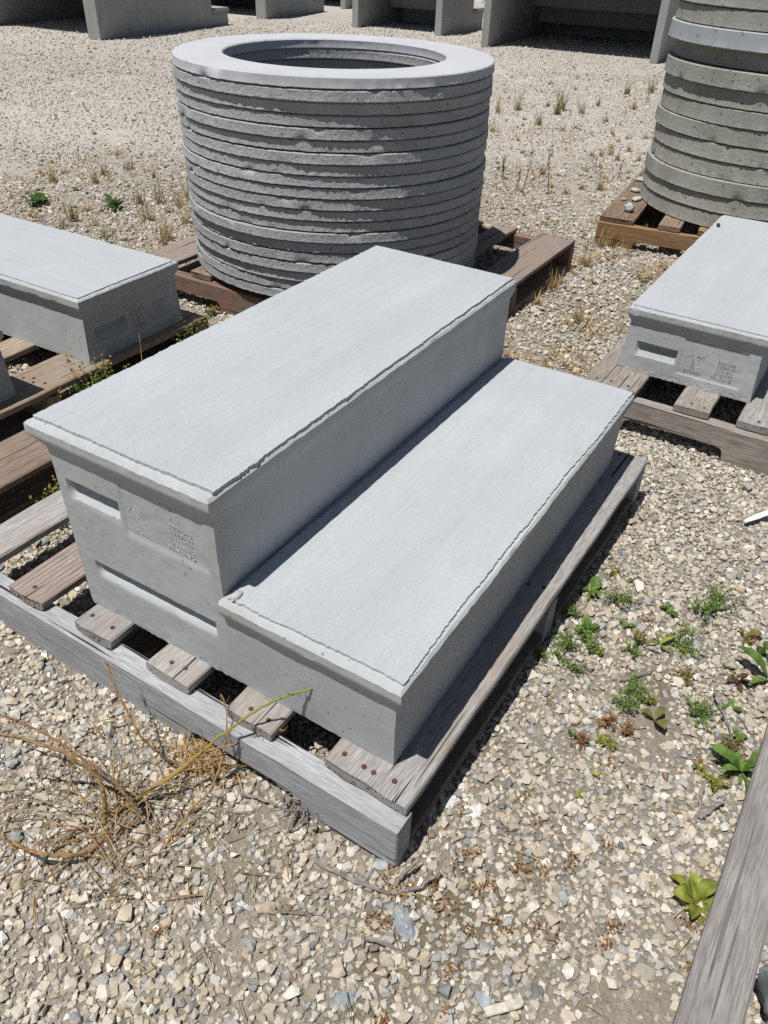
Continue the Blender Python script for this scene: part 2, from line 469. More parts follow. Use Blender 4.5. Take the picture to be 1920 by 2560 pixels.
def make_gravel():
    r = random.Random(3)
    lods = {}
    lods[0] = [hull_proto(14, r.uniform(0.55, 0.85), r) for _ in range(30)]
    lods[1] = [hull_proto(10, r.uniform(0.45, 0.75), r) for _ in range(20)]
    lods[2] = [hull_proto(6, r.uniform(0.5, 0.8), r) for _ in range(16)]
    fwd = np.array([-math.sin(R(31.8)), math.cos(R(31.8))])
    side = np.array([fwd[1], -fwd[0]])
    c = np.array([CAM.x, CAM.y])
    VV, FF, CC, off = [], [], [], 0
    for lev, (d0, d1, sp, size) in enumerate([(0.1, 2.1, 0.0087, 0.0061), (2.1, 5.0, 0.0126, 0.0071), (3.4, 8.5, 0.0225, 0.0080), (0.1, 2.0, 0.0082, 0.0030), (8.5, 12.5, 0.036, 0.0095)]):
        lod = 2 if lev > 2 else lev
        nd = int((d1 - d0) / sp)
        D = d0 + (np.arange(nd) + 0.5) * sp
        pts = []
        for d in D:
            w = 0.42 * max(d, 0) + 0.72
            n = int(2 * w / sp)
            s = (np.arange(n) + 0.5) * sp - w
            q = np.stack([np.full(n, d), s], 1) + rng.uniform(-0.5, 0.5, (n, 2)) * sp * 1.1
            pts.append(q)
        q = np.concatenate(pts)
        P = c + q[:, :1] * fwd + q[:, 1:] * side
        n = len(P)
        sz = size * np.exp(rng.normal(0, (0.34, 0.36, 0.35, 0.3, 0.35)[lev], n))
        sz = np.clip(sz, size * 0.4, size * 3.0)
        # bare, earthy patches: fewer and deeper stones
        bare = np.array([noise.noise(Vector((x * 3.1 + 5, y * 3.1, 1.7))) + 0.5 * noise.noise(Vector((x * 9.0, y * 9.0, 4.2))) for x, y in P])
        bare = bare - 0.22 * (P[:, 0] > 0.36) * (P[:, 1] > -0.02)
        litter = np.exp(-(((P[:, 0] + 0.05) / 0.42) ** 2 + ((P[:, 1] + 0.25) / 0.22) ** 2)) * 0.25
        keep = (bare + litter) < (0.40, 0.42, 0.45, 0.4, 0.45)[lev] + rng.uniform(-0.2, 0.2, n)
        keep |= rng.uniform(0, 1, n) < (0.95 if lev == 3 else 0.28)
        dd = q[:, 0]
        if lev == 1:
            keep &= rng.uniform(0, 1, n) < np.clip((5.0 - dd) / 1.6, 0, 1)
        if lev == 2:
            keep &= rng.uniform(0, 1, n) < np.clip((dd - 3.4) / 1.2, 0, 1)
        sink = np.clip((bare + litter - 0.2) * 1.3, 0, 0.8)
        P, sz, sink, bare = P[keep], sz[keep], sink[keep], bare[keep]
        n = len(P)
        proto = rng.integers(0, len(lods[lod]), n)
        ang = rng.uniform(0, 2 * np.pi, n)
        tx, ty = rng.normal(0, 0.35, n), rng.normal(0, 0.35, n)
        hue = np.array([noise.noise(Vector((x * 1.3, y * 1.3, 9.0))) for x, y in P])
        ci = rng.choice(len(PAL), n, p=PALP)
        col = PAL[ci] * rng.uniform(0.82, 1.16, (n, 1)) * (1 + 0.10 * hue[:, None])
        fl = (0.0, 0.2, 0.5, 0.3, 0.6)[lev]
        col = col * (1 - fl) + np.array([0.465, 0.443, 0.405]) * fl
        col = col * np.array([1.0, 0.99, 0.975]) * (1.09, 1.1, 1.18, 0.86, 1.18)[lev]
        lift = rng.uniform(0.0, 1.05, n) - sink if lev != 3 else rng.uniform(-1.0, 0.4, n)
        for k, (V, F) in enumerate(lods[lod]):
            idx = np.where(proto == k)[0]
            if not len(idx):
                continue
            ca, sa = np.cos(ang[idx]), np.sin(ang[idx])
            cx, sx, cy, sy = np.cos(tx[idx]), np.sin(tx[idx]), np.cos(ty[idx]), np.sin(ty[idx])
            x, y, z = V[:, 0][None], V[:, 1][None], V[:, 2][None]
            y2, z2 = y * cx[:, None] - z * sx[:, None], y * sx[:, None] + z * cx[:, None]
            x2, z3 = x * cy[:, None] + z2 * sy[:, None], -x * sy[:, None] + z2 * cy[:, None]
            X = x2 * ca[:, None] - y2 * sa[:, None]
            Y = x2 * sa[:, None] + y2 * ca[:, None]
            s = sz[idx][:, None]
            W = np.stack([X * s + P[idx, 0][:, None], Y * s + P[idx, 1][:, None], z3 * s + (lift[idx] * sz[idx] * 0.55)[:, None]], 2)
            VV.append(W.reshape(-1, 3))
            nv = len(V)
            f = F[None] + (np.arange(len(idx)) * nv)[:, None, None] + off
            FF.append(f.reshape(-1, 3))
            CC.append(np.repeat(col[idx], len(F), 0))
            off += nv * len(idx)
    V, F, C = np.concatenate(VV), np.concatenate(FF), np.concatenate(CC)
    me = bpy.data.meshes.new('gravel')
    me.vertices.add(len(V))
    me.vertices.foreach_set('co', V.astype(np.float32).ravel())
    me.loops.add(len(F) * 3)
    me.loops.foreach_set('vertex_index', F.astype(np.int32).ravel())
    me.polygons.add(len(F))
    me.polygons.foreach_set('loop_start', np.arange(0, len(F) * 3, 3, dtype=np.int32))
    at = me.attributes.new('Col', 'FLOAT_COLOR', 'FACE')
    at.data.foreach_set('color', np.c_[C, np.ones(len(C))].astype(np.float32).ravel())
    me.update(calc_edges=True)
    me.polygons.foreach_set('use_smooth', np.zeros(len(F), dtype=bool))
    me.materials.append(M['gravel'])
    o = bpy.data.objects.new('gravel', me)
    link(o)
    o['kind'] = 'stuff'
    o['label'] = 'pale crushed limestone gravel covering the yard'
    o['category'] = 'gravel'
    print('GRAVEL', len(V), len(F))
make_gravel()

# ------------------------------------------------------------------ hollow stair units in the background
def stair_unit(label, loc, rz, w, plat, treads, td, riser, wall=0.09):
    H = riser * (treads + 1)
    t = thing('hollow_stair_unit', label, 'stair unit', loc, R(rz), 'hollow precast stair units along the back of the yard')
    prof = [(0, 0), (0, H - 0.05)]
    y, z = plat, H
    prof.append((plat, H - 0.05))
    for i in range(treads):
        z -= riser
        prof.append((y, z - 0.05))
        y += td
        prof.append((y, z - 0.05))
    prof.append((y, 0))
    depth = y
    for x0 in (0, w - wall):
        bm = bmesh.new()
        a = [bm.verts.new((x0, p[0], p[1])) for p in prof]
        b = [bm.verts.new((x0 + wall, p[0], p[1])) for p in prof]
        bm.faces.new(a)
        bm.faces.new(b[::-1])
        n = len(prof)
        for i in range(n):
            bm.faces.new((a[i], b[i], b[(i + 1) % n], a[(i + 1) % n]))
        bmesh.ops.recalc_face_normals(bm, faces=bm.faces)
        bmesh.ops.bevel(bm, geom=[e for e in bm.edges if abs((e.verts[0].co - e.verts[1].co).x) > 0.02 or abs(e.calc_face_angle(0)) > 1], offset=0.006, segments=1, affect='EDGES')
        bm_obj('side_wall', bm, M['unit'], t)
    def slab(name, x0, x1, y0, y1, z0, z1):
        bm = bmesh.new()
        bmesh.ops.create_cube(bm, size=1.0)
        for v in bm.verts:
            v.co = Vector(((x0 + x1) / 2 + v.co.x * (x1 - x0), (y0 + y1) / 2 + v.co.y * (y1 - y0), (z0 + z1) / 2 + v.co.z * (z1 - z0)))
        bmesh.ops.bevel(bm, geom=bm.edges[:], offset=min(0.012, (z1 - z0) * 0.3), segments=2, affect='EDGES')
        return bm_obj(name, bm, M['unit'], t)
    slab('platform', -0.02, w + 0.02, -0.015, plat + 0.02, H - 0.05, H)
    y, z = plat, H
    for i in range(treads):
        slab('riser', wall, w - wall, y - 0.07, y - 0.003, z - riser - 0.05, z - 0.0505)
        z -= riser
        slab('tread', -0.02, w + 0.02, y + 0.0005, y + td + 0.02, z - 0.0495, z)
        y += td
    slab('riser', wall, w - wall, y - 0.07, y - 0.003, 0.001, z - 0.0505)
    return t
stair_unit('large open concrete stair unit at far left with pale front wall edge', (-8.87, 5.88, 0), 4.0, 1.92, 0.67, 5, 0.31, 0.19, 0.17)
stair_unit('open concrete stair unit second from left, half hidden in shade', (-9.05, 8.95, 0), 6.0, 1.82, 0.35, 4, 0.31, 0.19, 0.16)
stair_unit('farthest concrete stair unit, only its wall corner showing behind the others', (-8.95, 11.25, 0), 4.0, 1.5, 0.5, 4, 0.3, 0.19)
stair_unit('narrow open concrete stair unit in the middle of the back row', (-5.95, 9.28, 0), 1.0, 1.29, 0.26, 3, 0.31, 0.24)
stair_unit('wide dark-mouthed concrete stair unit behind the two ring stacks', (-3.84, 8.74, 0), 4.4, 1.98, 0.6, 5, 0.3, 0.19, 0.085)

# ------------------------------------------------------------------ pallets
def board_mesh(w, l, h, seed, rough=0.0026, wear=0.006, seg=None):
    """board centred on its own origin, length along Y, with worn ends and uneven edges"""
    rnd = random.Random(seed)
    seg = seg or max(8, int(l / 0.055))
    c = min(0.003, h * 0.2)
    hw, hh = w / 2, h / 2
    nx = 4
    top = [(-hw + c + (w - 2 * c) * i / nx, hh) for i in range(nx + 1)]
    bot = [(hw - c - (w - 2 * c) * i / nx, -hh) for i in range(nx + 1)]
    sec = top + [(hw, hh - c), (hw, -hh + c)] + bot + [(-hw, -hh + c), (-hw, hh - c)]
    n = len(sec)
    V, F = [], []
    for j in range(seg + 1):
        y = -l / 2 + l * j / seg
        for x, z in sec:
            yy = y
            if j in (0, seg):
                yy += (1 if j == 0 else -1) * (abs(x) / hw) ** 6 * 0.006 * (0.5 + noise.noise(Vector((seed * 1.7, x * 9, j))))
                yy += (1 if j == 0 else -1) * abs(noise.noise(Vector((x * 60 + seed, z * 60, j)))) * wear
            dx = noise.noise(Vector((y * 9 + seed * 3.1, 1 if x > 0 else 5, 0))) * rough * (1 if abs(x) > hw - 0.004 else 0.2)
            dz = noise.noise(Vector((y * 12 + seed, x * 20, 3.3))) * rough * 0.7
            V.append((x + dx, yy, z + dz))
    for j in range(seg):
        for i in range(n):
            a, b = j * n + i, j * n + (i + 1) % n
            F.append((a, b, b + n, a + n))
    F.append(tuple(range(n)))
    F.append(tuple(seg * n + i for i in reversed(range(n))))
    return V, F

def notched_stringer(l, h, t, notches, seed):
    """profile in Y-Z, thickness along X; notch = (y0, y1, height)"""
    pts = [(-l / 2, 0)]
    for y0, y1, nh in notches:
        r = min(0.018, nh * 0.8)
        pts += [(y0, 0), (y0 + 0.004, nh - r)]
        pts += [(y0 + 0.004 + r * (1 - math.cos(a)), nh - r + r * math.sin(a)) for a in (0.5, 1.0, math.pi / 2)]
        pts += [(y1 - 0.004 - r * (1 - math.cos(a)), nh - r + r * math.sin(a)) for a in (math.pi / 2, 1.0, 0.5)]
        pts += [(y1 - 0.004, nh - r), (y1, 0)]
    pts += [(l / 2, 0), (l / 2, h)]
    k = 34
    pts += [(l / 2 - l * i / k, h) for i in range(1, k)]
    pts += [(-l / 2, h)]
    bm = bmesh.new()
    a = [bm.verts.new((-t / 2 + 0.001 * noise.noise(Vector((p[0] * 8, p[1] * 30, seed))), p[0], p[1] + 0.0026 * noise.noise(Vector((p[0] * 14 + seed, 0, 0))) - (0.0026 if p[1] > 0.05 else 0))) for p in pts]
    b = [bm.verts.new((t / 2 + 0.001 * noise.noise(Vector((p[0] * 8, p[1] * 30, seed + 9))), p[0], p[1] + 0.0020 * noise.noise(Vector((p[0] * 14 + seed, 4, 0))) - (0.0021 if p[1] > 0.05 else 0))) for p in pts]
    n = len(pts)
    bm.faces.new(a)
    bm.faces.new(b[::-1])
    for i in range(n):
        bm.faces.new((a[i], b[i], b[(i + 1) % n], a[(i + 1) % n]))
    bmesh.ops.recalc_face_normals(bm, faces=bm.faces)
    bmesh.ops.bevel(bm, geom=[e for e in bm.edges if abs(e.verts[0].co.x - e.verts[1].co.x) < t * 0.5 and e.calc_face_angle(0) > 0.8], offset=0.002, segments=1, affect='EDGES')
    return bm

def nail_mesh():
    bm = bmesh.new()
    bmesh.ops.create_cone(bm, cap_ends=True, segments=9, radius1=0.0044, radius2=0.0037, depth=0.0018)
    me = bpy.data.meshes.new('nail')
    bm.to_mesh(me)
    bm.free()
    return me
NAIL = {'nail': nail_mesh(), 'nail_dark': nail_mesh()}
for k in NAIL:
    NAIL[k].materials.append(M[k])

HP = 0.1156
def pallet(label, loc, rz, boards, length, mats, notches=((-0.44, -0.22, 0.036), (0.22, 0.44, 0.036)), set_back=0.014, nails=True, seed=1, bottoms=True, overhang=0.0, nail='nail', strs=3):
    """local frame: X across the boards, Y along the boards; boards = list of (x0, x1, material, y_near_shift)"""
    t = thing('wooden_pallet', label, 'pallet', loc, R(rz))
    rnd = random.Random(seed)
    x0, x1 = min(b[0] for b in boards), max(b[1] for b in boards)
    xc, w = (x0 + x1) / 2, x1 - x0
    dt, sh, st = 0.018, HP - 0.018, 0.04
    ys = [st / 2 + (length - st) * i / (strs - 1) for i in range(strs)]
    for i, y in enumerate(ys):
        bm = notched_stringer(w, sh - 0.0005, st, notches, seed + i)
        bm_obj('stringer', bm, M[mats['stringer']], t, (xc, y, 0), (0, 0, R(-90)), smooth=35)
    for i, bd in enumerate(boards):
        a, b, mt, sh_ = bd
        l = length - set_back - sh_ + overhang
        V, F = board_mesh(b - a, l, dt, seed * 10 + i)
        yc = set_back + sh_ + l / 2
        o = mesh_obj('deck_board', V, F, M[mt], t, ((a + b) / 2, yc, HP - dt / 2), (0, 0, R(rnd.uniform(-0.35, 0.35))), smooth=35)
        if nails:
            spots = []
            for y in ys:
                k = 4 if (b - a) > 0.12 else 2
                if rnd.random() < 0.3:
                    k -= 1
                for q in range(k):
                    fx = (q + 0.5) / k - 0.5
                    spots.append((fx * (b - a) * 0.78 + rnd.uniform(-0.013, 0.013), min(max(y + rnd.uniform(-0.008, 0.012), set_back + sh_ + 0.020 + rnd.uniform(0, 0.01)), length - 0.02) - yc))
            for sx, sy in spots:
                nn = bpy.data.objects.new('nail', NAIL[nail])
                nn.location = (sx, sy, dt / 2 + 0.0008)
                link(nn, o)
    if bottoms:
        nb = 5
        for i in range(nb):
            bw = 0.12 if i in (0, nb - 1) else 0.09
            bx = x0 + bw / 2 + 0.002 + (w - bw - 0.004) * i / (nb - 1)
            if any(xc + n0 - bw / 2 < bx < xc + n1 + bw / 2 for n0, n1, _ in notches):
                continue
            V, F = board_mesh(bw, length - 2 * st - 0.004, 0.02, seed * 10 + 50 + i)
            mesh_obj('bottom_board', V, F, M[mats['bottom']], t, (bx, length / 2, 0.012), smooth=35)
    return t

MAIN_B = [(-0.911, -0.757, 'w_brown', 0.02), (-0.653, -0.566, 'w_grey', 0.008), (-0.489, -0.399, 'w_striped', -0.005), (-0.322, -0.233, 'w_grey', 0.0), (-0.153, -0.059, 'w_grey', 0.002), (0.016, 0.105, 'w_grey', 0.004), (0.200, 0.344, 'w_grey', 0.012)]
pallet('grey weathered pallet under the two-step concrete block in front', (0, -0.056, 0), -0.6, MAIN_B, 1.105, {'stringer': 'w_stringer', 'bottom': 'w_brown'}, notches=((-0.46, -0.241, 0.034), (0.232, 0.455, 0.036)), seed=1)
def std_boards(x0, x1, mats, inner=5, ew=0.145, iw=0.09):
    out = [(x0, x0 + ew, mats[0], 0.0)]
    a, b = x0 + ew + 0.1, x1 - ew - 0.1
    for i in range(inner):
        c = a + (b - a - iw) * i / (inner - 1)
        out.append((c, c + iw, mats[(i + 1) % len(mats)], 0.003 * ((i * 7) % 4)))
    out.append((x1 - ew, x1, mats[-1], 0.0))
    return out
pallet('brown pallet with red-painted edge under the tall central ring stack', (0, 1.315, 0), 0.4, std_boards(-1.565, -0.352, ['w_striped', 'w_brown', 'w_brown', 'w_brown', 'w_striped', 'w_striped', 'w_striped']), 1.165, {'stringer': 'w_red', 'bottom': 'w_brown'}, notches=((-0.445, -0.22, 0.04), (0.22, 0.445, 0.04)), seed=2, nail='nail_dark')
pallet('tan pallet under the flat concrete block at left', (0, -0.08, 0), 0.3, std_boards(-2.23, -1.012, ['w_tan', 'w_tan', 'w_tan', 'w_tan', 'w_tan', 'w_tan', 'w_tan']), 1.165, {'stringer': 'w_tan', 'bottom': 'w_brown'}, seed=3)
pallet('old grey pallet under the right-hand block with stamped numbers', (0, 1.335, 0), -0.4, std_boards(0.088, 1.30, ['w_old', 'w_old', 'w_grey', 'w_old', 'w_grey']), 1.165, {'stringer': 'w_old', 'bottom': 'w_old'}, notches=((-0.478, -0.208, 0.04), (0.21, 0.48, 0.04)), seed=4, nail='nail_dark')
pallet('orange-brown pallet under the right-hand ring stack', (0, 2.868, 0), 6.0, std_boards(-0.392, 0.83, ['w_dark', 'w_dark', 'w_orange', 'w_dark', 'w_dark']), 1.2, {'stringer': 'w_orange', 'bottom': 'w_dark'}, notches=((-0.45, -0.2, 0.035), (0.2, 0.45, 0.035)), seed=5, nail='nail_dark')
pallet('smooth grey pallet cut off by the lower right corner', (0, -0.43, 0), -1.6, [(0.7165, 0.783, 'w_fore', 0.0), (0.90, 0.99, 'w_fore', 0.0), (1.08, 1.17, 'w_fore', 0.0), (1.25, 1.34, 'w_fore', 0.0), (1.42, 1.51, 'w_fore', 0.0), (1.62, 1.76, 'w_fore', 0.0)], 1.17, {'stringer': 'w_fore', 'bottom': 'w_fore'}, seed=6, nails=False, strs=2)

# ------------------------------------------------------------------ precast step blocks
def jag_plate(x0, x1, y0, y1, th, seed, jag=0.0030, step=0.0032):
    pts = []
    def side(a, b, nrm):
        a, b = Vector(a), Vector(b)
        n = max(2, int((b - a).length / step))
        for i in range(n):
            p = a.lerp(b, i / n)
            k = 1.3 * noise.noise(Vector((p.x * 6 + seed, p.y * 6, seed * 1.3))) + 0.6 * noise.noise(Vector((p.x * 24 + seed, p.y * 24, seed * 1.9))) + 0.5 * noise.noise(Vector((p.x * 70, p.y * 70 + seed, 2.0))) + 0.55 * noise.noise(Vector((p.x * 150, p.y * 150 + seed, 4.0))) + 0.4 * noise.noise(Vector((p.x * 300, p.y * 300 + seed, 7.0)))
            pts.append(p + Vector(nrm) * k * jag)
    side((x0, y0), (x1, y0), (0, 1))
    side((x1, y0), (x1, y1), (1, 0))
    side((x1, y1), (x0, y1), (0, 1))
    side((x0, y1), (x0, y0), (1, 0))
    n = len(pts)
    V = [(p.x, p.y, 0.0) for p in pts] + [(p.x, p.y, th) for p in pts]
    F = [tuple(range(n, 2 * n))] + [(i, (i + 1) % n, n + (i + 1) % n, n + i) for i in range(n)]
    return V, F

def block_shell(P, x0, x1, y0, y1, z0, H, ins, batter, front=None, left_nose=True, nose=0.040, lip=0.021):
    """nosed block: ins = (left, right, front, back) overhang of the nose over the body"""
    l, r, f, k = ins
    e = 0.004
    loops = [(x0 + (e if left_nose else 0), x1 - e, y0 + e, y1 - e, H), (x0, x1, y0, y1, H - e), (x0, x1, y0, y1, H - lip),
             (x0 + l * 0.55, x1 - r * 0.55, y0 + f * 0.55, y1 - k * 0.55, H - lip - 0.010), (x0 + l * 0.93, x1 - r * 0.93, y0 + f * 0.93, y1 - k * 0.93, H - nose),
             (x0 + l, x1 - r, y0 + f, y1 - k, H - nose - 0.012), (x0 + l + batter[0], x1 - r - batter[1], y0 + f + batter[2], y1 - k - batter[3], z0)]
    nx, ny = (109 if front else max(4, int((x1 - x0) / 0.009))), max(4, int((y1 - y0) / 0.011))
    A = loops[0]
    P.grid((A[0], A[2], A[4]), (A[1], A[2], A[4]), (A[1], A[3], A[4]), (A[0], A[3], A[4]), nx, ny)
    for q, (a, b) in enumerate(zip(loops[:-1], loops[1:])):
        last = q == len(loops) - 2
        nv = 14 if last else (3 if q == 1 else 1)
        c = lambda lp, i: {0: (lp[0], lp[2], lp[4]), 1: (lp[1], lp[2], lp[4]), 2: (lp[1], lp[3], lp[4]), 3: (lp[0], lp[3], lp[4])}[i]
        for i, n in ((0, nx), (1, ny), (2, nx), (3, ny)):
            if last and i == 0 and front:
                ya, yb, za, zb = a[2], b[2], a[4], b[4]
                def yf(x, z):
                    s = (za - z) / (za - zb)
                    return ya + (yb - ya) * s + front(x, z)
                zs = sorted(set([round(v, 5) for v in np.linspace(zb, za, 60)]))
                xs = list(np.linspace(b[0], b[1], 100))
                o = len(P.v)
                for z in zs:
                    s = (za - z) / (za - zb)
                    for u in np.linspace(0, 1, 110):
                        xa = a[0] + (a[1] - a[0]) * u
                        xb = b[0] + (b[1] - b[0]) * u
                        x = xa + (xb - xa) * s
                        P.v.append(Vector((x, yf(x, z), z)))
                for j in range(len(zs) - 1):
                    for ii in range(109):
                        kk = o + j * 110 + ii
                        P.f.append((kk, kk + 1, kk + 111, kk + 110))
                continue
            j = (i + 1) % 4
            P.grid(c(b, i), c(b, j), c(a, j), c(a, i), n, nv)
    B = loops[-1]
    P.grid((B[0], B[2], B[4]), (B[1], B[2], B[4]), (B[1], B[3], B[4]), (B[0], B[3], B[4]), nx, 4)

def roughen(P, amp, base, seed, edge=0.0014, top=None):
    top = max(v.z for v in P.v)
    for i, v in enumerate(P.v):
        d = noise.noise_vector(v * 55 + Vector((seed, 0, 0))) * amp + noise.noise_vector(v * 14 + Vector((0, seed, 0))) * amp * 1.4
        if v.z < base + 0.012:
            d += noise.noise_vector(v * 120 + Vector((seed, 3, 0))) * edge
            d.z = max(d.z, -0.0005)
        if v.z > top - 0.006:
            d += noise.noise_vector(v * 140 + Vector((seed, 9, 0))) * 0.0011 + noise.noise_vector(v * 45 + Vector((seed, 9, 0))) * 0.0008
        P.v[i] = v + d

def recess(x, z, x0, x1, z0, z1, dep):
    """bottom-sloped recess: deep at the top, running out towards the lower lip"""
    if x < x0 or x > x1 or z < z0 or z > z1:
        return 0.0
    ex = min((x - x0) / 0.011, (x1 - x) / 0.004, 1.0)
    ez = min((z - z0) / ((z1 - z0) * 0.62), (z1 - z) / 0.0025, 1.0)
    return dep * max(0.0, min(1.0, ex)) * max(0.0, min(1.0, ez)) ** 0.8

def plate_mark(x, z, x0, x1, z0, z1, dep):
    if x < x0 or x > x1 or z < z0 or z > z1:
        return 0.0
    e = min((x - x0), (x1 - x) * 1.5, (z - z0), 0.004) / 0.004
    wob = 0.25 * noise.noise(Vector((x * 60, z * 60, 3)))
    return dep * e * (1.0 + wob)

FONT_LINES = [('U.S. PAT.', '2281698'), ('"   S  "', '2229439'), ('"   G  "', '2331701'), ('"   O  "', '2358676')]
def text_mesh(txt, size, depth):
    cu = bpy.data.curves.new('txt', 'FONT')
    cu.body = txt
    cu.size = size
    cu.extrude = depth
    cu.offset = -0.00005
    cu.space_character = 1.15
    ob = bpy.data.objects.new('txt', cu)
    COL.objects.link(ob)
    dg = bpy.context.evaluated_depsgraph_get()
    me = bpy.data.meshes.new_from_object(ob.evaluated_get(dg))
    bpy.data.objects.remove(ob)
    bpy.data.curves.remove(cu)
    return me

def lettering(parent, x, y, ztop, width, slope=0.0, size=0.0112, dz=0.0109):
    """raised casting marks on an end face that looks along -Y"""
    rows = FONT_LINES + [('OTHERS', 'PENDING')]
    for i, (a, b) in enumerate(rows):
        for txt, xx in ((a, x), (b, x + width * (0.56 if i < 4 else 0.5))):
            me = text_mesh(txt, size, 0.0005)
            me.materials.append(M['letter'])
            o = bpy.data.objects.new('lettering', me)
            o.location = (xx, y + slope * i, ztop - i * dz)
            o.rotation_euler = (R(90), 0, R(0))
            link(o, parent)

# --- the two-step block in front
WU, WL, LL, H1, H2 = 0.3633, 0.3042, 0.9832, 0.180, 0.1826
t = thing('two_step_block', 'two-step pale concrete stair block on grey pallet, largest in front', 'concrete steps', (0, 0, HP))
P = Patch()
def front_main(x, z):
    d = recess(x, z, -0.312, -0.200, 0.352 - HP, 0.387 - HP, 0.017)
    d += recess(x, z, -0.292, -0.030, 0.199 - HP, 0.231 - HP, 0.016)
    d += plate_mark(x, z, -0.192, -0.026, 0.330 - HP, 0.60 - HP, 0.0022)
    return d
block_shell(P, -WU, 0.0, 0.0, LL, 0.0, H1 + H2, (0.030, 0.006, 0.0105, 0.010), (0.004, 0.0, 0.006, 0.0), front_main)
roughen(P, 0.0005, 0.0, 3.0)
mesh_obj('upper_body', P.v, P.f, M['body'], t, smooth=32, merge=0.0002, normals=True)
P = Patch()
block_shell(P, -0.0058, WL, 0.0, LL, 0.0, H1, (0.0, 0.0125, 0.0105, 0.010), (0.0, 0.002, 0.006, 0.0), None, left_nose=False)
roughen(P, 0.0005, 0.0, 8.0)
mesh_obj('lower_body', P.v, P.f, M['body'], t, smooth=32, merge=0.0002, normals=True)
V, F = jag_plate(-WU + 0.006, -0.0065, 0.0145, LL - 0.004, 0.0058, 2.0)
mesh_obj('upper_tread', V, F, M['tread'], t, (0, 0, H1 + H2 - 0.0006))
V, F = jag_plate(0.0035, WL - 0.0070, 0.0135, LL - 0.004, 0.0050, 5.0)
mesh_obj('lower_tread', V, F, M['tread'], t, (0, 0, H1 - 0.0006))
lettering(t, -0.181, 0.0132, 0.3925 - HP - 0.008, 0.150, 0.0002)

def single_block(name, label, loc, rz, w, l, seed, mark=True):
    t = thing(name, label, 'concrete block', loc, R(rz))
    P = Patch()
    def fr(x, z):
        d = recess(x, z, 0.040, 0.152, 0.048, 0.088, 0.016)
        d += plate_mark(x, z, 0.160, 0.325, 0.026, 0.30, 0.0022)
        return d
    block_shell(P, 0.0, w, 0.0, l, 0.0, 0.1794, (0.012, 0.012, 0.0105, 0.0105), (-0.008, -0.008, -0.004, -0.004), fr if mark else None)
    roughen(P, 0.0005, 0.0, seed)
    mesh_obj('body', P.v, P.f, M['body'], t, smooth=32, merge=0.0002, normals=True)
    V, F = jag_plate(0.010, w - 0.010, 0.011, l - 0.010, 0.0042, seed + 0.5, 0.0022)
    mesh_obj('tread', V, F, M['tread'], t, (0, 0, 0.1794 - 0.0006))
    if mark:
        lettering(t, 0.176, 0.0108, 0.0905 - 0.008, 0.145, -0.00035)
    return t
single_block('step_block', 'flat pale concrete block at right with recess and stamped patent numbers', (0.137, 1.463, HP), -0.5, 0.365, 1.035, 21.0)
single_block('step_block', 'flat pale concrete block at left, its dark end toward the centre', (-1.034, 0.639, HP), 91.0, 0.367, 1.0, 31.0)
single_block('step_block', 'concrete block at the left edge, only one shaded corner in view', (-1.046, 0.062, HP), 90.5, 0.365, 1.0, 41.0, mark=False)

# ------------------------------------------------------------------ flat concrete rings
def ring_mesh(Ro, Ri, th, seed, lip=0.0027, segs=420):
    prof = [(Ri + 0.002, 0.0), (Ro - 0.010, 0.0), (Ro - 0.004, 0.0024), (Ro, 0.0044), (Ro - 0.0008, 0.0085), (Ro - 0.0015, th * 0.55), (Ro - 0.002, th - 0.003), (Ro - 0.005, th), ((Ro + Ri) / 2, th + 0.0004), (Ri + 0.004, th), (Ri, th - 0.004), (Ri + 0.0015, th * 0.5), (Ri, 0.004)]
    n = len(prof)
    V, F = [], []
    cr = random.Random(seed * 7.3)
    chips = [(cr.uniform(0, 6.283), cr.uniform(0.012, 0.05), cr.uniform(0.003, 0.009), cr.random() < 0.5) for _ in range(cr.randint(5, 12))]
    for i in range(segs):
        a = 2 * math.pi * i / segs
        ca, sa = math.cos(a), math.sin(a)
        c3 = Vector((ca * 3 + seed, sa * 3, seed * 1.7))
        lowf = noise.noise(Vector((ca * 2.2 + seed, sa * 2.2, 8.0))) + 0.35
        oval = noise.noise(Vector((ca * 0.9 + seed, sa * 0.9, 2))) * 0.004
        rag = 0.5 * noise.noise(Vector((ca * 12 + seed, sa * 12, 1.0))) + 0.8 * noise.noise(Vector((ca * 75 + seed, sa * 75, 3.0))) + 0.9 * noise.noise(Vector((ca * 190, sa * 190 + seed, 5.0)))
        rag2 = 0.5 * noise.noise(Vector((ca * 22, sa * 22 + seed, 6.0))) + 0.6 * noise.noise(Vector((ca * 90, sa * 90 + seed, 6.0)))
        for k, (r, z) in enumerate(prof):
            rr = r + oval
            if k in (2, 3):
                rr += max(-0.4, rag) * lip * (0.35 + 0.9 * max(0.0, lowf))
                z = z + rag2 * 0.0022
            elif k == 4:
                rr += max(-0.2, rag) * lip * 0.4
                z = z + rag2 * 0.0025
            elif k == 12:
                rr -= max(0, rag2) * lip
            elif k in (6, 7):
                rr += noise.noise(Vector((ca * 30, sa * 30, seed + 3))) * 0.0012
            else:
                rr += noise.noise(Vector((ca * 12, sa * 12, seed + k))) * 0.0009
            if k in (2, 3, 4, 6, 7):
                for ac, wc, dc, up in chips:
                    da = abs((a - ac + math.pi) % (2 * math.pi) - math.pi)
                    if da < wc * 2 and (k in (6, 7)) == up:
                        rr -= dc * math.exp(-(da / wc) ** 2) * (0.6 + 0.8 * abs(rag2)) * (0.5 if k == 4 else 1.0)
            V.append((rr * ca, rr * sa, z))
    for i in range(segs):
        for k in range(n):
            a, b = i * n + k, i * n + (k + 1) % n
            c, d = ((i + 1) % segs) * n + (k + 1) % n, ((i + 1) % segs) * n + k
            F.append((a, d, c, b))
    return V, F

